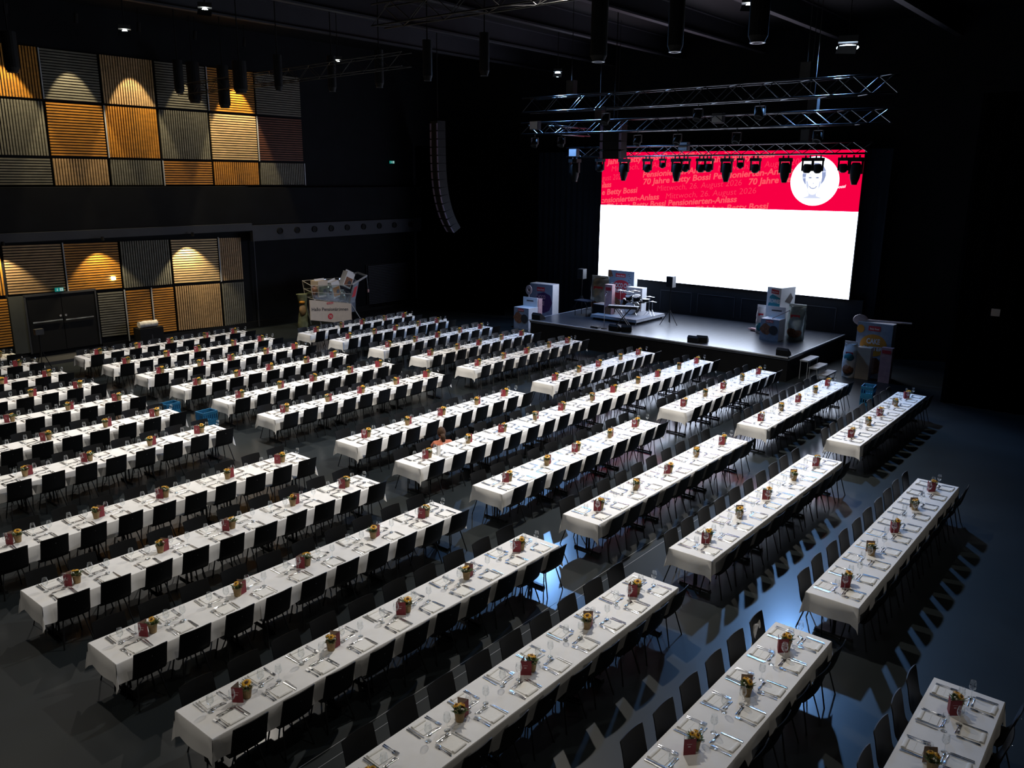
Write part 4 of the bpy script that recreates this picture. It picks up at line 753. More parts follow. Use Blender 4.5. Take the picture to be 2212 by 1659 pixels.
me_under = MB().tube([(-0.13, 0.15, 0.418), (0.13, 0.15, 0.418)], 0.01, 'tube', 5).tube([(-0.14, -0.08, 0.415), (0.14, -0.08, 0.415)], 0.01, 'tube', 5).mesh('seat_frame')
def fork(mb, T, simple=False, L=0.25):
    z = 0.004
    if simple: return mb.box(-0.006, 0.006, 0, L*0.7, 0.001, z, 'steel', T).box(-0.012, 0.012, L*0.7, L, 0.001, z, 'steel', T)
    h = [(-0.0095, 0.0), (-0.0065, 0.05), (-0.0035, 0.12), (-0.004, 0.15), (-0.0125, 0.172), (-0.013, 0.185)]
    P = [[(s*x, y*L/0.235, z+0.003*sin(y*14)+dz) for s, dz in ((1, 0), (0, 0.0025), (-1, 0))] for x, y in h]
    mb.grid(P, 'steel', T)
    for k in range(4):
        x = -0.0105+0.007*k; mb.box(x-0.0017, x+0.0017, 0.184*L/0.235, L, z+0.001, z+0.004, 'steel', T)
    return mb
def knife(mb, T, simple=False, L=0.27):
    z = 0.002
    mb.box(-0.0065, 0.0065, 0, L*0.48, z, z+0.006, 'steel', T)
    pts = [(-0.006, L*0.48), (0.006, L*0.48), (0.0095, L*0.62), (0.0098, L*0.85), (0.003, L), (-0.006, L*0.97)]
    n = len(pts); mb.add([(x, y, z+0.001) for x, y in pts]+[(x, y, z+0.004) for x, y in pts], [tuple(range(n))[::-1], tuple(range(n, 2*n))]+[(i, (i+1) % n, (i+1) % n+n, i+n) for i in range(n)], 'steel', T); return mb
def spoon(mb, T, simple=False, L=0.20):
    z = 0.004
    P = [[(s*x, y*L/0.2, z+dz) for s, dz in ((1, 0), (0, 0.0025), (-1, 0))] for x, y in [(-0.0085, 0.0), (-0.005, 0.05), (-0.003, 0.12), (-0.005, 0.14)]]
    mb.grid(P, 'steel', T); mb.ball((0, 0.168*L/0.2, z+0.003), 1, 'steel', 10, 5, (0.0175, 0.031, 0.006), T); return mb
def napkin(mb, T, simple=False):
    mb.box(-0.098, 0.098, 0.05, 0.27, 0.0005, 0.003, 'napkin', T); mb.box(-0.097, 0.097, 0.055, 0.18, 0.003, 0.005, 'napkin', T)
    n = 6 if simple else 10; P = [[(x, 0.075+0.026*cos(pi*k/n), 0.004+0.016*sin(pi*k/n)) for k in range(n+1)] for x in (-0.097, 0.097)]
    mb.grid(P, 'napkin', T); mb.poly(P[0], 'napkin', T); mb.poly(P[1][::-1], 'napkin', T); return mb
def glass(mb, T, n=14):
    mb.lathe([(0.0, 0.003), (0.036, 0.001), (0.036, 0.003), (0.006, 0.008), (0.0042, 0.02), (0.004, 0.095), (0.012, 0.106), (0.034, 0.125), (0.044, 0.150), (0.042, 0.185), (0.033, 0.232)], 'glass', n, T); return mb
protos = {}
def proto_mesh(name, fn, **k): mb = MB(); mb.smooth = k.pop('smooth', False); fn(mb, None, **k); return mb.mesh(name)
me_fork = proto_mesh('fork', fork); me_dfork = proto_mesh('dessert_fork', fork, L=0.19); me_knife = proto_mesh('knife', knife); me_knife2 = proto_mesh('starter_knife', knife, L=0.25)
me_spoon = proto_mesh('dessert_spoon', spoon, smooth=True); me_nap = proto_mesh('napkin', napkin); me_glass = proto_mesh('wine_glass', glass, smooth=True)
# flowers and menu
def flower_head(mb, c, r, tx, ty, n=15):
    T = Matrix.Translation(c) @ Matrix.Rotation(tx, 4, 'X') @ Matrix.Rotation(ty, 4, 'Y')
    for ring, (rr, dz) in enumerate(((r, 0.0), (r*0.82, 0.006))):
        for k in range(n):
            a = 2*pi*(k+0.5*ring)/n; ca, sa = cos(a), sin(a)
            mb.add([(0.25*r*ca, 0.25*r*sa, dz+0.004), (0.62*rr*cos(a-0.16), 0.62*rr*sin(a-0.16), dz+0.012), (rr*ca, rr*sa, dz-0.002), (0.62*rr*cos(a+0.16), 0.62*rr*sin(a+0.16), dz+0.012)], [(0, 1, 2, 3)], 'petal', T)
    mb.ball((0, 0, 0.008), 1, 'disc', 12, 6, (r*0.36, r*0.36, 0.014), T); return mb
def make_pot(var):
    rnd = random.Random(var*11+3)
    pot = MB().lathe([(0.0, 0.0), (0.042, 0.0), (0.056, 0.105), (0.062, 0.105), (0.062, 0.12), (0.056, 0.12), (0.054, 0.108), (0.0, 0.106)], 'pot', 18).mesh('pot')
    fl = MB(); heads = []
    if var == 0: hs = [((0.005, -0.01, 0.172), 0.062, 0.25, -0.2)]
    elif var == 1: hs = [((-0.02, -0.015, 0.172), 0.046, 0.45, -0.4), ((0.03, 0.01, 0.178), 0.044, 0.1, 0.3)]
    else: hs = [((-0.03, 0.0, 0.168), 0.04, 0.3, -0.5), ((0.025, -0.02, 0.17), 0.04, 0.4, 0.3), ((0.0, 0.035, 0.176), 0.038, -0.2, 0.0)]
    heads = [proto_mesh('sunflower', lambda mb, T, h=h: flower_head(mb, *h)) for h in hs]
    lf = MB()
    for i in range(46):
        a = rnd.uniform(0, 2*pi); el = rnd.uniform(0.2, 1.2); L = rnd.uniform(0.05, 0.095); b = Vector((0.025*cos(a), 0.025*sin(a), 0.108)); d = Vector((cos(a)*cos(el), sin(a)*cos(el), sin(el))); s = Vector((-sin(a), cos(a), 0))
        t = b+d*L; mm = b+d*L*0.55; w_ = rnd.uniform(0.007, 0.014); lf.add([b, mm+s*w_, t, mm-s*w_], [(0, 1, 2, 3)], 'leaf')
    wf = MB()
    for i in range(5): a = rnd.uniform(0, 2*pi); wf.ball((0.055*cos(a), 0.055*sin(a), 0.14+rnd.uniform(0, 0.03)), 0.011, 'whiteflower', 7, 5)
    return pot, heads, lf.mesh('leaves'), wf.mesh('white_blossom')
POTS = [make_pot(i) for i in range(3)]
me_soil = MB().lathe([(0.0, 0.107), (0.053, 0.107)], 'soil', 14).mesh('soil')
def card_mesh():
    m = MB(); a = 0.42; w = 0.14; h = 0.205; t = 0.0015
    for s in (-1, 1):
        d = Vector((cos(a)*0.0+sin(a)*0.0, 0, 0)); p0 = Vector((0, 0, 0)); p1 = Vector((sin(a+0.25)*w*0.0+w*cos(0.61), s*w*sin(0.61)+0, 0))
        n = Vector((sin(0.61)*-1, s*cos(0.61), 0))
        q = [p0, p1, p1+Vector((0, 0, h)), p0+Vector((0, 0, h))]
        m.add([tuple(v+n*t) for v in q], [(0, 1, 2, 3) if s > 0 else (3, 2, 1, 0)], 'menu'); m.add([tuple(v-n*t) for v in q], [(3, 2, 1, 0) if s > 0 else (0, 1, 2, 3)], 'menuin')
    return m
me_card = card_mesh().mesh('menu_card')
mprint = MB()
for (x0, x1, z0, z1) in ((0.03, 0.09, 0.135, 0.139), (0.045, 0.075, 0.10, 0.112)):
    mprint.add([(x*cos(0.61), -(x*sin(0.61)+0.003), z) for x, z in ((x0, z0), (x1, z0), (x1, z1), (x0, z1))], [(0, 1, 2, 3)], 'print')
me_cprint = mprint.mesh('card_print')
# table (local: centre, length along x)
def table_meshes(L):
    top = MB().box(-L/2+0.01, L/2-0.01, -0.395, 0.395, 0.70, 0.732, 'darkgrey').mesh('tabletop')
    def tleg(s):
        x = s*(L/2-0.28); m = MB(); m.tube([(x-0.04, 0.0, 0.05), (x-0.04, 0.0, 0.70)], 0.018, 'tube', 8); m.tube([(x+0.04, 0.0, 0.05), (x+0.04, 0.0, 0.70)], 0.018, 'tube', 8)
        m.box(x-0.03, x+0.03, -0.29, 0.29, 0.012, 0.05, 'tube'); m.box(x-0.03, x+0.03, -0.3, -0.26, 0, 0.012, 'tube'); m.box(x-0.03, x+0.03, 0.26, 0.3, 0, 0.012, 'tube'); m.box(x-0.05, x+0.05, -0.25, 0.25, 0.68, 0.70, 'tube'); return m.mesh('leg')
    return top, tleg(-1), tleg(1)
def cloth_mesh(L, e0, e1, seed, zoff=0.0):
    """cloth over one table; e0/e1 True where the end hangs free"""
    rnd = random.Random(seed); hw = 0.405; m = MB(); m.smooth = True; x0, x1 = -L/2-(0.004 if e0 else 0.05), L/2+(0.004 if e1 else 0.05); zt = TZ+zoff; dr = 0.285
    per = []  # (x, y, nx, ny, extra drop, out)
    ns = 22
    def side(y, sy, rev):
        pts = []
        for i in range(ns+1):
            t = i/ns; x = x0+(x1-x0)*t; ex = 0.0; out = 0.018+0.012*sin(9*t*pi+seed)+0.008*rnd.uniform(-1, 1)
            if not e0 and i == 0: ex = 0.03
            if not e1 and i == ns: ex = 0.03
            pts.append((x, y, 0, sy, ex+0.010*sin(5*t*pi+seed*1.7), out))
        return pts[::-1] if rev else pts
    def end(x, sx, rev):
        pts = []
        for i in range(1, 8):
            t = i/8; y = -hw+2*hw*t; pts.append((x, y, sx, 0, 0.012*sin(pi*t), 0.03+0.015*sin(pi*t*2+seed)))
        return pts[::-1] if rev else pts
    def corner(x, y, sx, sy, first_end):
        tip = 0.10+0.03*rnd.uniform(-1, 1); A = (x, y, sx*0.75, sy*0.15, tip*0.55, 0.035); Bp = (x, y, sx*0.9, sy*0.7, tip, 0.065); Cp = (x, y, sx*0.15, sy*0.6, tip*0.55, 0.03)
        return [A, Bp, Cp] if first_end else [Cp, Bp, A]
    S1 = side(-hw, -1, False); S2 = side(hw, 1, True)
    top = []
    loop = []
    loop += S1
    if e1: loop += corner(x1, -hw, 1, -1, False) + end(x1, 1, False) + corner(x1, hw, 1, 1, True)
    seg_break1 = None if e1 else len(loop)
    loop += S2
    if e0: loop += corner(x0, hw, -1, 1, False) + end(x0, -1, True) + corner(x0, -hw, -1, -1, True)
    seg_break2 = None if e0 else len(loop)
    rows = []
    for lv in (0.0, 0.04, 0.5, 1.0):
        row = []
        for (x, y, nx, ny, ex, out) in loop:
            if lv == 0: row.append((x-(nx*0.006), y-(ny*0.006), zt))
            elif lv == 0.04: row.append((x+nx*0.003, y+ny*0.003, zt-0.012))
            else: row.append((x+nx*out*lv, y+ny*out*lv, zt-(dr+ex)*lv))
        rows.append(row)
    n = len(loop); k0 = len(m.v); vs = [p for r in rows for p in r]; fs = []
    for i in range(3):
        for j in range(n):
            j2 = (j+1) % n
            if seg_break1 and j == seg_break1-1: continue
            if seg_break2 and j == n-1: continue
            fs.append((i*n+j, i*n+j2, (i+1)*n+j2, (i+1)*n+j))
    m.add(vs, fs, 'cloth')
    # top surface as strips with faint creases
    P = []
    for i in range(ns*2+1):
        x = x0+(x1-x0)*i/(ns*2); cr = 0.0015*abs(sin(pi*(x-x0)/0.73))**12
        P.append([(min(max(x, x0+0.006 if e0 else x0), x1-0.006 if e1 else x1), -hw+0.006+(2*hw-0.012)*j/6, zt+cr+(0.0012 if j == 3 else 0)*1.0) for j in range(7)])
    m.add([p for r in P for p in r], [(i*7+j, (i+1)*7+j, (i+1)*7+j+1, i*7+j+1) for i in range(ns*2) for j in range(6)], 'cloth')
    return m.mesh('tablecloth')
settings = []; potspots = []
tcache = {}
TP = ['table nearest the stage', 'middle table', 'table farthest from stage']
for (b, r), (x0, x1) in sorted(XR.items()):
    y = YR.get((b, r), ROWY[r]); yc = y-0.4; nt = 6 if (b, r) == ('B', 5) else 3; L = (x1-x0)/nt
    for k in range(nt):
        xc = x0+L*(k+0.5)
        if not any(in_frame((xc+dx*L/2, yc+dy*0.45, z), 5) for dx in (-1, 0, 1) for dy in (-1, 0, 1) for z in (0.3, 0.74)): continue
        key = round(L, 2)
        if key not in tcache: tcache[key] = table_meshes(L)
        top, l0, l1 = tcache[key]
        idx = nt-1-k; pos = ('%s table from the stage' % ORD[idx+1]) if nt > 3 else TP[idx]
        t = D.objects.new('folding_table', top); COL.objects.link(t); t.location = (xc, yc, 0); tag(t, 'folding %s, %s' % (pos, where(b, r)), 'table', 'long rows of folding banquet tables')
        for lm in (l0, l1):
            o = D.objects.new('leg', lm); COL.objects.link(o); o.parent = t
        cm = cloth_mesh(L, k == 0, k == nt-1, r*7+k*3+ord(b), 0.001+0.0015*(k % 2))
        c = D.objects.new('tablecloth', cm); COL.objects.link(c); c.location = (xc, yc, 0); tag(c, 'white cloth on %s, %s' % (pos, where(b, r)), 'tablecloth', 'white tablecloths')
    ns_ = 21 if nt == 6 else 10; pitch = (x1-x0-0.66)/(ns_-1)
    for i in range(ns_):
        xs = x0+0.37+pitch*i
        for sd in (-1, 1): settings.append((b, r, xs, y if sd > 0 else y-0.8, sd, ns_-i, yc))
    npot = 11 if nt == 6 else 5
    for i in range(npot): potspots.append((b, r, x0+0.66+(x1-x0-1.25)/(npot-1)*i, yc, i, npot-i))
# chairs -------------------------------------------------------------
def dist(p): return px(p)[2]
vis = [s for s in settings if in_frame((s[2], s[3]+s[4]*0.1, 0.7), 25)]
vis.sort(key=lambda s: dist((s[2], s[3], 0.7)))
def sidename(sd): return 'wall side' if sd > 0 else 'open side'
def chair_T(s, rnd): return (s[2]+rnd.uniform(-0.02, 0.02), s[3]-s[4]*(0.03+rnd.uniform(-0.015, 0.02)), (pi if s[4] > 0 else 0.0)+rnd.uniform(-0.05, 0.05))
rnd = random.Random(21); N_CH = 300
far = MB(); far.smooth = False
CH_UNDER = []
for n_, s in enumerate(vis):
    b, r, xs, ye, sd, place, yc = s; x, y, rz = chair_T(s, rnd)
    if (b, r, sd) == ('B', 5, 1) and abs(x-13.72) < 0.25: continue   # the person is in this place
    if n_ < N_CH:
        c = D.objects.new('banquet_chair', me_shell); COL.objects.link(c); c.location = (x, y, 0); c.rotation_euler = (0, 0, rz)
        tag(c, 'black chair %s from stage end, %s, %s' % (ORD[place], sidename(sd), where(b, r)), 'chair', 'black shell chairs along the table rows')
        for lm in me_legs: o = D.objects.new('leg', lm); COL.objects.link(o); o.parent = c
        o = D.objects.new('stud', me_stud); COL.objects.link(o); o.parent = c
    else:
        T = Tr(x, y, 0, rz); chair_shell(far, T, 5)
        for a, b_ in LEGS: far.tube([a, b_], 0.0105, 'tube', 4, T, cap=False)
tag(far.build('far_banquet_chairs'), 'mass of distant black chairs at the rows towards stage and wall', 'chairs', kind='stuff')
# place settings -----------------------------------------------------
def sT(s): return Tr(s[2], s[3], TZ+0.005, pi if s[4] > 0 else 0.0)
# seen from the diner: +x is the diner's right-hand side, y runs onto the table
ITEMS = [('fork', 'outer fork', me_fork, (-0.165, 0.05), 0, 100, fork, {}), ('fork', 'inner fork', me_fork, (-0.135, 0.055), 0, 100, fork, {}),
         ('knife', 'inner knife', me_knife, (0.135, 0.045), 0, 150, knife, {}), ('knife', 'outer knife', me_knife2, (0.162, 0.05), 0, 150, knife, {'L': 0.25}),
         ('dessert_fork', 'dessert fork', me_dfork, (0.095, 0.305), pi/2, 100, fork, {'L': 0.19}), ('dessert_spoon', 'dessert spoon', me_spoon, (-0.105, 0.330), -pi/2, 300, spoon, {}),
         ('napkin', 'white napkin', me_nap, (0.0, 0.0), 0, 300, napkin, {}), ('wine_glass', 'wine glass', me_glass, (0.12, 0.36), 0, 300, glass, {})]
CATS = {'fork': 'fork', 'dessert_fork': 'fork', 'knife': 'knife', 'dessert_spoon': 'spoon', 'napkin': 'napkin', 'wine_glass': 'wine glass'}
GR = {'fork': 'forks on the tables', 'dessert_fork': 'forks on the tables', 'knife': 'knives on the tables', 'dessert_spoon': 'spoons on the tables', 'napkin': 'napkins on the tables', 'wine_glass': 'wine glasses on the tables'}
tvis = [s for s in settings if in_frame((s[2], s[3]-s[4]*0.2, TZ), 8)]
tvis.sort(key=lambda s: dist((s[2], s[3], 0.7)))
stuff = {}
rnd = random.Random(5)
for name, lab, me, (ox, oy), rot, cap, fn, kw in ITEMS:
    for n_, s in enumerate(tvis):
        b, r, xs, ye, sd, place, yc = s; j = lambda a: rnd.uniform(-a, a)
        T = sT(s) @ Tr(ox+j(0.008), oy+j(0.01), 0.0, rot+j(0.06)) @ (Matrix.Rotation(j(0.13), 4, 'Y') @ Matrix.Rotation(j(0.012), 4, 'X') if 'napkin' not in name else Matrix.Identity(4))
        if name == 'wine_glass': T = sT(s) @ Tr(ox+j(0.03), oy+j(0.025), 0.0, 0)
        if n_ < cap:
            o = D.objects.new(name, me); COL.objects.link(o); o.matrix_world = T
            tag(o, '%s, %s place from stage end, %s, %s' % (lab, ORD[place], sidename(sd), where(b, r)), CATS[name], GR[name])
        else:
            k = {'dessert_fork': 'fork'}.get(name, name)
            if k not in stuff: stuff[k] = MB(); stuff[k].smooth = k in ('dessert_spoon', 'wine_glass')
            if fn is glass: glass(stuff[k], T, 8)
            else: fn(stuff[k], T, simple=True, **kw) if fn is not knife else knife(stuff[k], T, **kw)
PL = {'fork': 'distant_forks', 'knife': 'distant_knives', 'dessert_spoon': 'distant_spoons', 'napkin': 'distant_napkins', 'wine_glass': 'distant_wine_glasses'}
for k, mb in stuff.items(): tag(mb.build(PL[k]), '%s laid on the tables farther away' % PL[k].replace('_', ' '), CATS[k], kind='stuff')
# pots and menus -----------------------------------------------------
rnd = random.Random(9); npot = 0
for b, r, x, y, i, fromstage in potspots:
    if not in_frame((x, y, 0.85), 25): continue
    v = rnd.choice((0, 0, 1, 1, 2)) ; v = 0 if dist((x, y, .8)) > 30 and rnd.random() < .5 else v
    odd = (i % 2); near = dist((x, y, 0.8)) < 24
    jx, jy = rnd.uniform(-0.03, 0.03), rnd.uniform(-0.03, 0.03)
    pe = D.objects.new('flower_pot', POTS[v][0]); COL.objects.link(pe); pe.location = (x+0.02+jx, y+jy, TZ+0.005); pe.rotation_euler = (0, 0, rnd.uniform(0, 6.28)); pe.scale = (1.15, 1.15, 1.15)
    tag(pe, 'kraft pot with %s, %s from stage end, %s' % (('one sunflower', 'two sunflowers', 'three sunflowers')[v], ORD[fromstage], where(b, r)), 'flower pot', 'sunflower pots down the table rows')
    for hme in POTS[v][1]: o = D.objects.new('sunflower', hme); COL.objects.link(o); o.parent = pe
    o = D.objects.new('leaves', POTS[v][2]); COL.objects.link(o); o.parent = pe
    if near: o = D.objects.new('white_blossom', POTS[v][3]); COL.objects.link(o); o.parent = pe
    o = D.objects.new('soil', me_soil); COL.objects.link(o); o.parent = pe
    c = D.objects.new('menu_card', me_card); COL.objects.link(c)
    # red outside towards the hall end, or open side showing the tan inside
    if odd: c.location = (x+0.175+jx, y+0.0+jy, TZ+0.005); c.rotation_euler = (0, 0, 2.72+rnd.uniform(-0.15, 0.15))
    else: c.location = (x-0.16+jx, y+0.045+jy, TZ+0.005); c.rotation_euler = (0, 0, -0.28+rnd.uniform(-0.15, 0.15))
    tag(c, 'wine-red menu card by pot %s from stage end, %s' % (ORD[fromstage], where(b, r)), 'menu card', 'wine-red menu cards down the table rows')
    if near: o = D.objects.new('card_print', me_cprint); COL.objects.link(o); o.parent = c
    npot += 1

# ------------------------------------------------------------------ loose things in the hall
def crate_stack(x, y, n, s, rz, where_):
    for i in range(n):
        w, d, h = 0.4*s, 0.3*s, 0.27*s; e = empty('bottle_crate', (x, y, i*h*1.01), rz)
        tag(e, 'blue plastic bottle crate, %s of its stack, %s' % ('top' if i == n-1 else 'bottom', where_), 'crate', 'blue bottle crates')
        m = MB()
        for sx in (-1, 1):
            m.box(sx*w/2-0.01, sx*w/2+0.01, -d/2, d/2, 0, h*0.28, 'crate'); m.box(sx*w/2-0.01, sx*w/2+0.01, -d/2, d/2, h*0.72, h*0.80, 'crate')
            for k in range(6): yy = -d/2+d*k/5; m.box(sx*w/2-0.01, sx*w/2+0.01, yy-0.014, yy+0.014, h*0.28, h*0.72, 'crate')
        for sy in (-1, 1):
            m.box(-w/2, w/2, sy*d/2-0.01, sy*d/2+0.01, 0, h*0.28, 'crate'); m.box(-w/2, w/2, sy*d/2-0.01, sy*d/2+0.01, h*0.72, h*0.80, 'crate')
            for k in range(8): xx = -w/2+w*k/7; m.box(xx-0.014, xx+0.014, sy*d/2-0.01, sy*d/2+0.01, h*0.28, h*0.72, 'crate')
        m.box(-w/2, w/2, -d/2, d/2, 0, 0.012, 'crate'); m.build('crate_body', e)
        MB().box(-w/2-0.015, w/2+0.015, -d/2-0.015, -d/2+0.012, h*0.8, h, 'crate').box(-w/2-0.015, w/2+0.015, d/2-0.012, d/2+0.015, h*0.8, h, 'crate').box(-w/2-0.015, -w/2+0.012, -d/2, d/2, h*0.8, h, 'crate').box(w/2-0.012, w/2+0.015, -d/2, d/2, h*0.8, h, 'crate').build('crate_rim', e)
crate_stack(11.45, 22.1, 2, 1.05, 0.1, 'between rear and middle block, wall side')
crate_stack(11.62, 20.45, 2, 1.1, 0.05, 'between rear and middle block, open side')
crate_stack(26.95, 7.35, 2, 1.15, 0.1, 'near stage at the open side')
crate_stack(17.0, 28.9, 2, 0.95, 0.0, 'by the last row')
# white sack on a dark cabinet before the amber panel
e = empty('low_cabinet', (16.45, 32.9, 0)); tag(e, 'low black cabinet against the amber panel', 'cabinet'); MB().box(-0.5, 0.5, -0.25, 0.3, 0.0, 0.78, 'black').build('cabinet_body', e); MB().box(-0.02, 0.02, -0.262, -0.25, 0.3, 0.5, 'darkgrey').build('handle', e)
m = MB(); rnd = random.Random(2); P = []
for i in range(9):
    t = i/8; P.append([(-0.38+0.76*t, 0.16*cos(2*pi*k/12)*(0.8+0.2*rnd.random()), 0.15+0.15*sin(2*pi*k/12)*(0.8+0.2*rnd.random())) for k in range(12)])
m.grid(P, 'bag', closed=True); m.poly(P[0], 'bag'); m.poly(P[-1][::-1], 'bag'); o = m.build('white_sack', loc=(16.4, 32.85, 0.78), smooth=True); tag(o, 'crumpled white sack lying on the low black cabinet', 'sack')
# person-high black stand near the door
e = empty('tripod_lamp', (11.75, 31.6, 0)); tag(e, 'black stand with boxy head before the double door', 'stand'); MB().tube([(0, 0, 0.7), (0, 0, 1.35)], 0.03, 'black').build('pole', e); MB().box(-0.14, 0.14, -0.1, 0.1, 1.3, 1.5, 'darkgrey').build('lamp_head', e)
for k in range(3): a = 2*pi*k/3; MB().tube([(0, 0, 0.75), (0.3*cos(a), 0.3*sin(a), 0.01)], 0.015, 'black').build('leg', e)
# tote bag hung on the end chair of the second rear row
m = MB(); P = []
rnd = random.Random(6)
for i in range(9):
    t = i/8; P.append([(-0.13+0.26*(k/7)*(1+0.04*sin(i)), 0.012*sin(k*1.3+i), -0.42*t+0.02*sin(k*0.9)) for k in range(8)])
m.grid(P, 'bag'); o = m.build('tote_bag', loc=(10.50, 4.02, 0.78), rot=(0.0, 0, 0.1), smooth=True); md = o.modifiers.new('thick', 'SOLIDIFY'); md.thickness = 0.03
tag(o, 'grey-white tote bag hung over the end chair, second rear row', 'bag')
MB().box(-0.09, -0.03, -0.035, -0.02, -0.38, -0.28, 'orange').build('orange_patch', o)
# small white place cards on the two rows nearest the cart
for i, (x, y) in enumerate(((21.6, 27.35), (22.3, 27.35), (23.9, 27.3), (24.9, 27.3), (25.8, 27.35), (20.5, 25.3), (25.85, 25.2))):
    m = MB(); m.add([(-0.07, -0.04, 0), (0.07, -0.04, 0), (0.07, 0, 0.12), (-0.07, 0, 0.12), (0.07, 0.04, 0), (-0.07, 0.04, 0)], [(0, 1, 2, 3), (3, 2, 4, 5)], 'white')
    o = m.build('place_card', loc=(x, y-0.2, TZ+0.006), rot=(0, 0, -0.8)); tag(o, 'small white tent card, %s on the %s row before the shutter' % (ORD[i+1 if i < 5 else i-4], 'first' if i < 5 else 'second'), 'place card', 'white tent cards near the giant cart')
# tall folded white paper on the near end of the extra-long row
o = MB().add([(-0.03, -0.04, 0), (0.05, -0.05, 0), (0.05, -0.05, 0.22), (-0.03, -0.04, 0.24), (0.02, 0.06, 0), (0.02, 0.06, 0.2)], [(0, 1, 2, 3), (1, 4, 5, 2)], 'white').build('folded_paper', loc=(12.86, 12.72, TZ+0.006)); tag(o, 'folded white paper between two menu cards, extra-long row end', 'paper')

# ------------------------------------------------------------------ person crouching between two rows
def skin_body(name, verts, edges, radii, m, parent=None, sub=2):
    me = D.meshes.new(name); me.from_pydata(verts, edges, []); me.materials.append(MT[m]); o = D.objects.new(name, me); COL.objects.link(o)
    md = o.modifiers.new('Skin', 'SKIN'); md.use_smooth_shade = True
    sv = me.skin_vertices[0] if len(me.skin_vertices) else None
    if sv is None:
        me.skin_vertices if False else None
        bpy.context.view_layer.objects.active = o
    if len(me.skin_vertices):
        for i, r in enumerate(radii): me.skin_vertices[0].data[i].radius = (r if isinstance(r, tuple) else (r, r))
        me.skin_vertices[0].data[0].use_root = True
    ss = o.modifiers.new('Sub', 'SUBSURF'); ss.levels = sub; ss.render_levels = sub
    if parent: o.parent = parent
    return o
PR = empty('person', (13.66, 13.30, 0.0), -0.55); tag(PR, 'person with brown hair and salmon jumper bending between the tables', 'person')
PR.scale = (1.12, 1.12, 1.12)
# local: faces +y (away from the camera), pelvis over the heels
V = [(0, 0.0, 0.26), (0, 0.03, 0.38), (0, 0.07, 0.50), (0, 0.12, 0.60), (0, 0.15, 0.66), (0, 0.17, 0.72),
     (-0.16, 0.11, 0.585), (-0.25, 0.20, 0.42), (-0.20, 0.36, 0.34), (-0.17, 0.42, 0.33),
     (0.16, 0.11, 0.585), (0.25, 0.20, 0.42), (0.20, 0.36, 0.34), (0.17, 0.42, 0.33),
     (-0.10, 0.02, 0.24), (-0.16, 0.38, 0.42), (-0.14, 0.10, 0.10), (-0.14, 0.26, 0.04),
     (0.10, 0.02, 0.24), (0.16, 0.38, 0.42), (0.14, 0.10, 0.10), (0.14, 0.26, 0.04)]
Ed = [(0, 1), (1, 2), (2, 3), (3, 4), (4, 5), (3, 6), (6, 7), (7, 8), (8, 9), (3, 10), (10, 11), (11, 12), (12, 13), (0, 14), (14, 15), (15, 16), (16, 17), (0, 18), (18, 19), (19, 20), (20, 21)]
Rd = [0.13, 0.12, 0.14, 0.12, 0.06, 0.05, 0.06, 0.046, 0.034, 0.026, 0.06, 0.046, 0.034, 0.026, 0.085, 0.062, 0.045, 0.04, 0.085, 0.062, 0.045, 0.04]
bo = skin_body('body', V, Ed, Rd, 'skin', PR)
V2 = [(0, 0.0, 0.27), (0, 0.03, 0.38), (0, 0.07, 0.50), (0, 0.12, 0.595), (0, 0.145, 0.635), (-0.165, 0.11, 0.585), (-0.26, 0.20, 0.42), (-0.21, 0.35, 0.345), (0.165, 0.11, 0.585), (0.26, 0.20, 0.42), (0.21, 0.35, 0.345)]
skin_body('jumper', V2, [(0, 1), (1, 2), (2, 3), (3, 4), (3, 5), (5, 6), (6, 7), (3, 8), (8, 9), (9, 10)], [0.15, 0.14, 0.16, 0.135, 0.075, 0.08, 0.062, 0.05, 0.08, 0.062, 0.05], 'salmon', PR)
V3 = [(0, 0.0, 0.25), (-0.10, 0.02, 0.24), (-0.16, 0.38, 0.42), (-0.14, 0.10, 0.10), (0.10, 0.02, 0.24), (0.16, 0.38, 0.42), (0.14, 0.10, 0.10)]
skin_body('jeans', V3, [(0, 1), (1, 2), (2, 3), (0, 4), (4, 5), (5, 6)], [0.14, 0.095, 0.075, 0.056, 0.095, 0.075, 0.056], 'jean', PR)
for s in (-1, 1): MB().ball((0.14*s, 0.24, 0.045), 1, 'ink', 10, 6, (0.05, 0.13, 0.045)).build('shoe', PR, smooth=True)
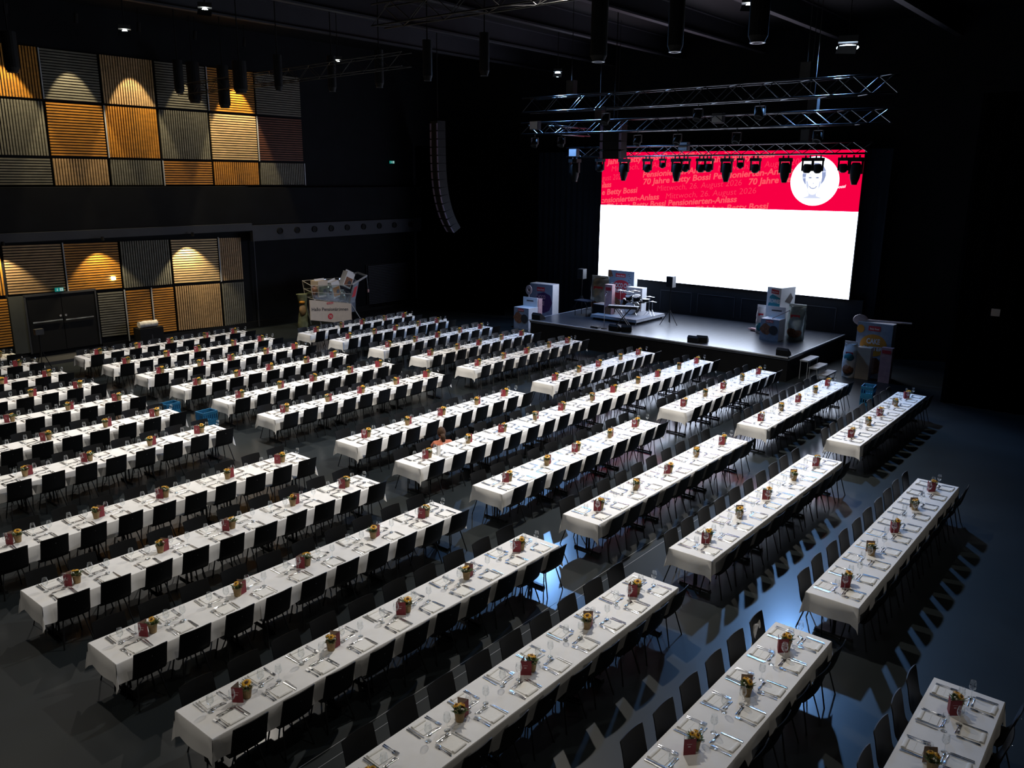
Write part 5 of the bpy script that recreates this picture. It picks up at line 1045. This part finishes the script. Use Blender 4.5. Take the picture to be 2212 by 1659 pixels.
hd = MB(); hd.ball((0, 0.20, 0.80), 1, 'skin', 16, 12, (0.078, 0.098, 0.118)); hd.ball((0, 0.297, 0.785), 1, 'skin', 8, 6, (0.011, 0.013, 0.020))
for s in (-1, 1): hd.ball((0.08*s, 0.195, 0.79), 1, 'skin', 8, 6, (0.012, 0.022, 0.032)); hd.ball((0.03*s, 0.288, 0.805), 1, 'white', 8, 6, (0.014, 0.008, 0.009)); hd.ball((0.03*s, 0.295, 0.805), 1, 'ink', 6, 5, (0.006, 0.004, 0.006))
hd.ball((0, 0.292, 0.745), 1, 'redlab', 8, 5, (0.024, 0.008, 0.007)); hd.build('head', bo, smooth=True)
hr = MB(); rnd = random.Random(3)
P = []
for i in range(11):
    t = i/10; ph = t*pi*0.62; row = []
    for k in range(18):
        a = 2*pi*k/18; front = max(0, sin(a)); rr = 1.0-0.28*front*t; row.append((0.092*sin(ph)*cos(a)*(1+0.02*rnd.uniform(-1, 1)), 0.188+0.112*sin(ph)*sin(a)*rr, 0.81+0.128*cos(ph)+0.03*front*t))
    P.append(row)
hr.grid(P, 'hair', closed=True); hr.tube([(0, 0.09, 0.80), (0, 0.05, 0.74), (0.01, 0.05, 0.66), (0.0, 0.06, 0.60)], [0.05, 0.055, 0.04, 0.015], 'hair', 10); hr.build('hair', PR, smooth=True)
for s in (-1, 1):   # hands with separate fingers
    bx_, by_, bz_ = 0.17*s, 0.43, 0.33; h_ = MB(); h_.ball((bx_, by_+0.03, bz_), 1, 'skin', 10, 6, (0.04, 0.045, 0.016))
    for k in range(4): ox = (k-1.5)*0.018; L_ = (0.062, 0.072, 0.068, 0.052)[k]; h_.tube([(bx_+ox, by_+0.06, bz_), (bx_+ox*1.1, by_+0.06+L_*0.5, bz_-0.008), (bx_+ox*1.15, by_+0.06+L_*0.85, bz_-0.03)], [0.009, 0.0085, 0.006], 'skin', 7)
    h_.tube([(bx_-0.03*s, by_+0.01, bz_), (bx_-0.058*s, by_+0.04, bz_-0.006), (bx_-0.06*s, by_+0.065, bz_-0.015)], [0.012, 0.010, 0.007], 'skin', 7); h_.build('hand', bo, smooth=True)
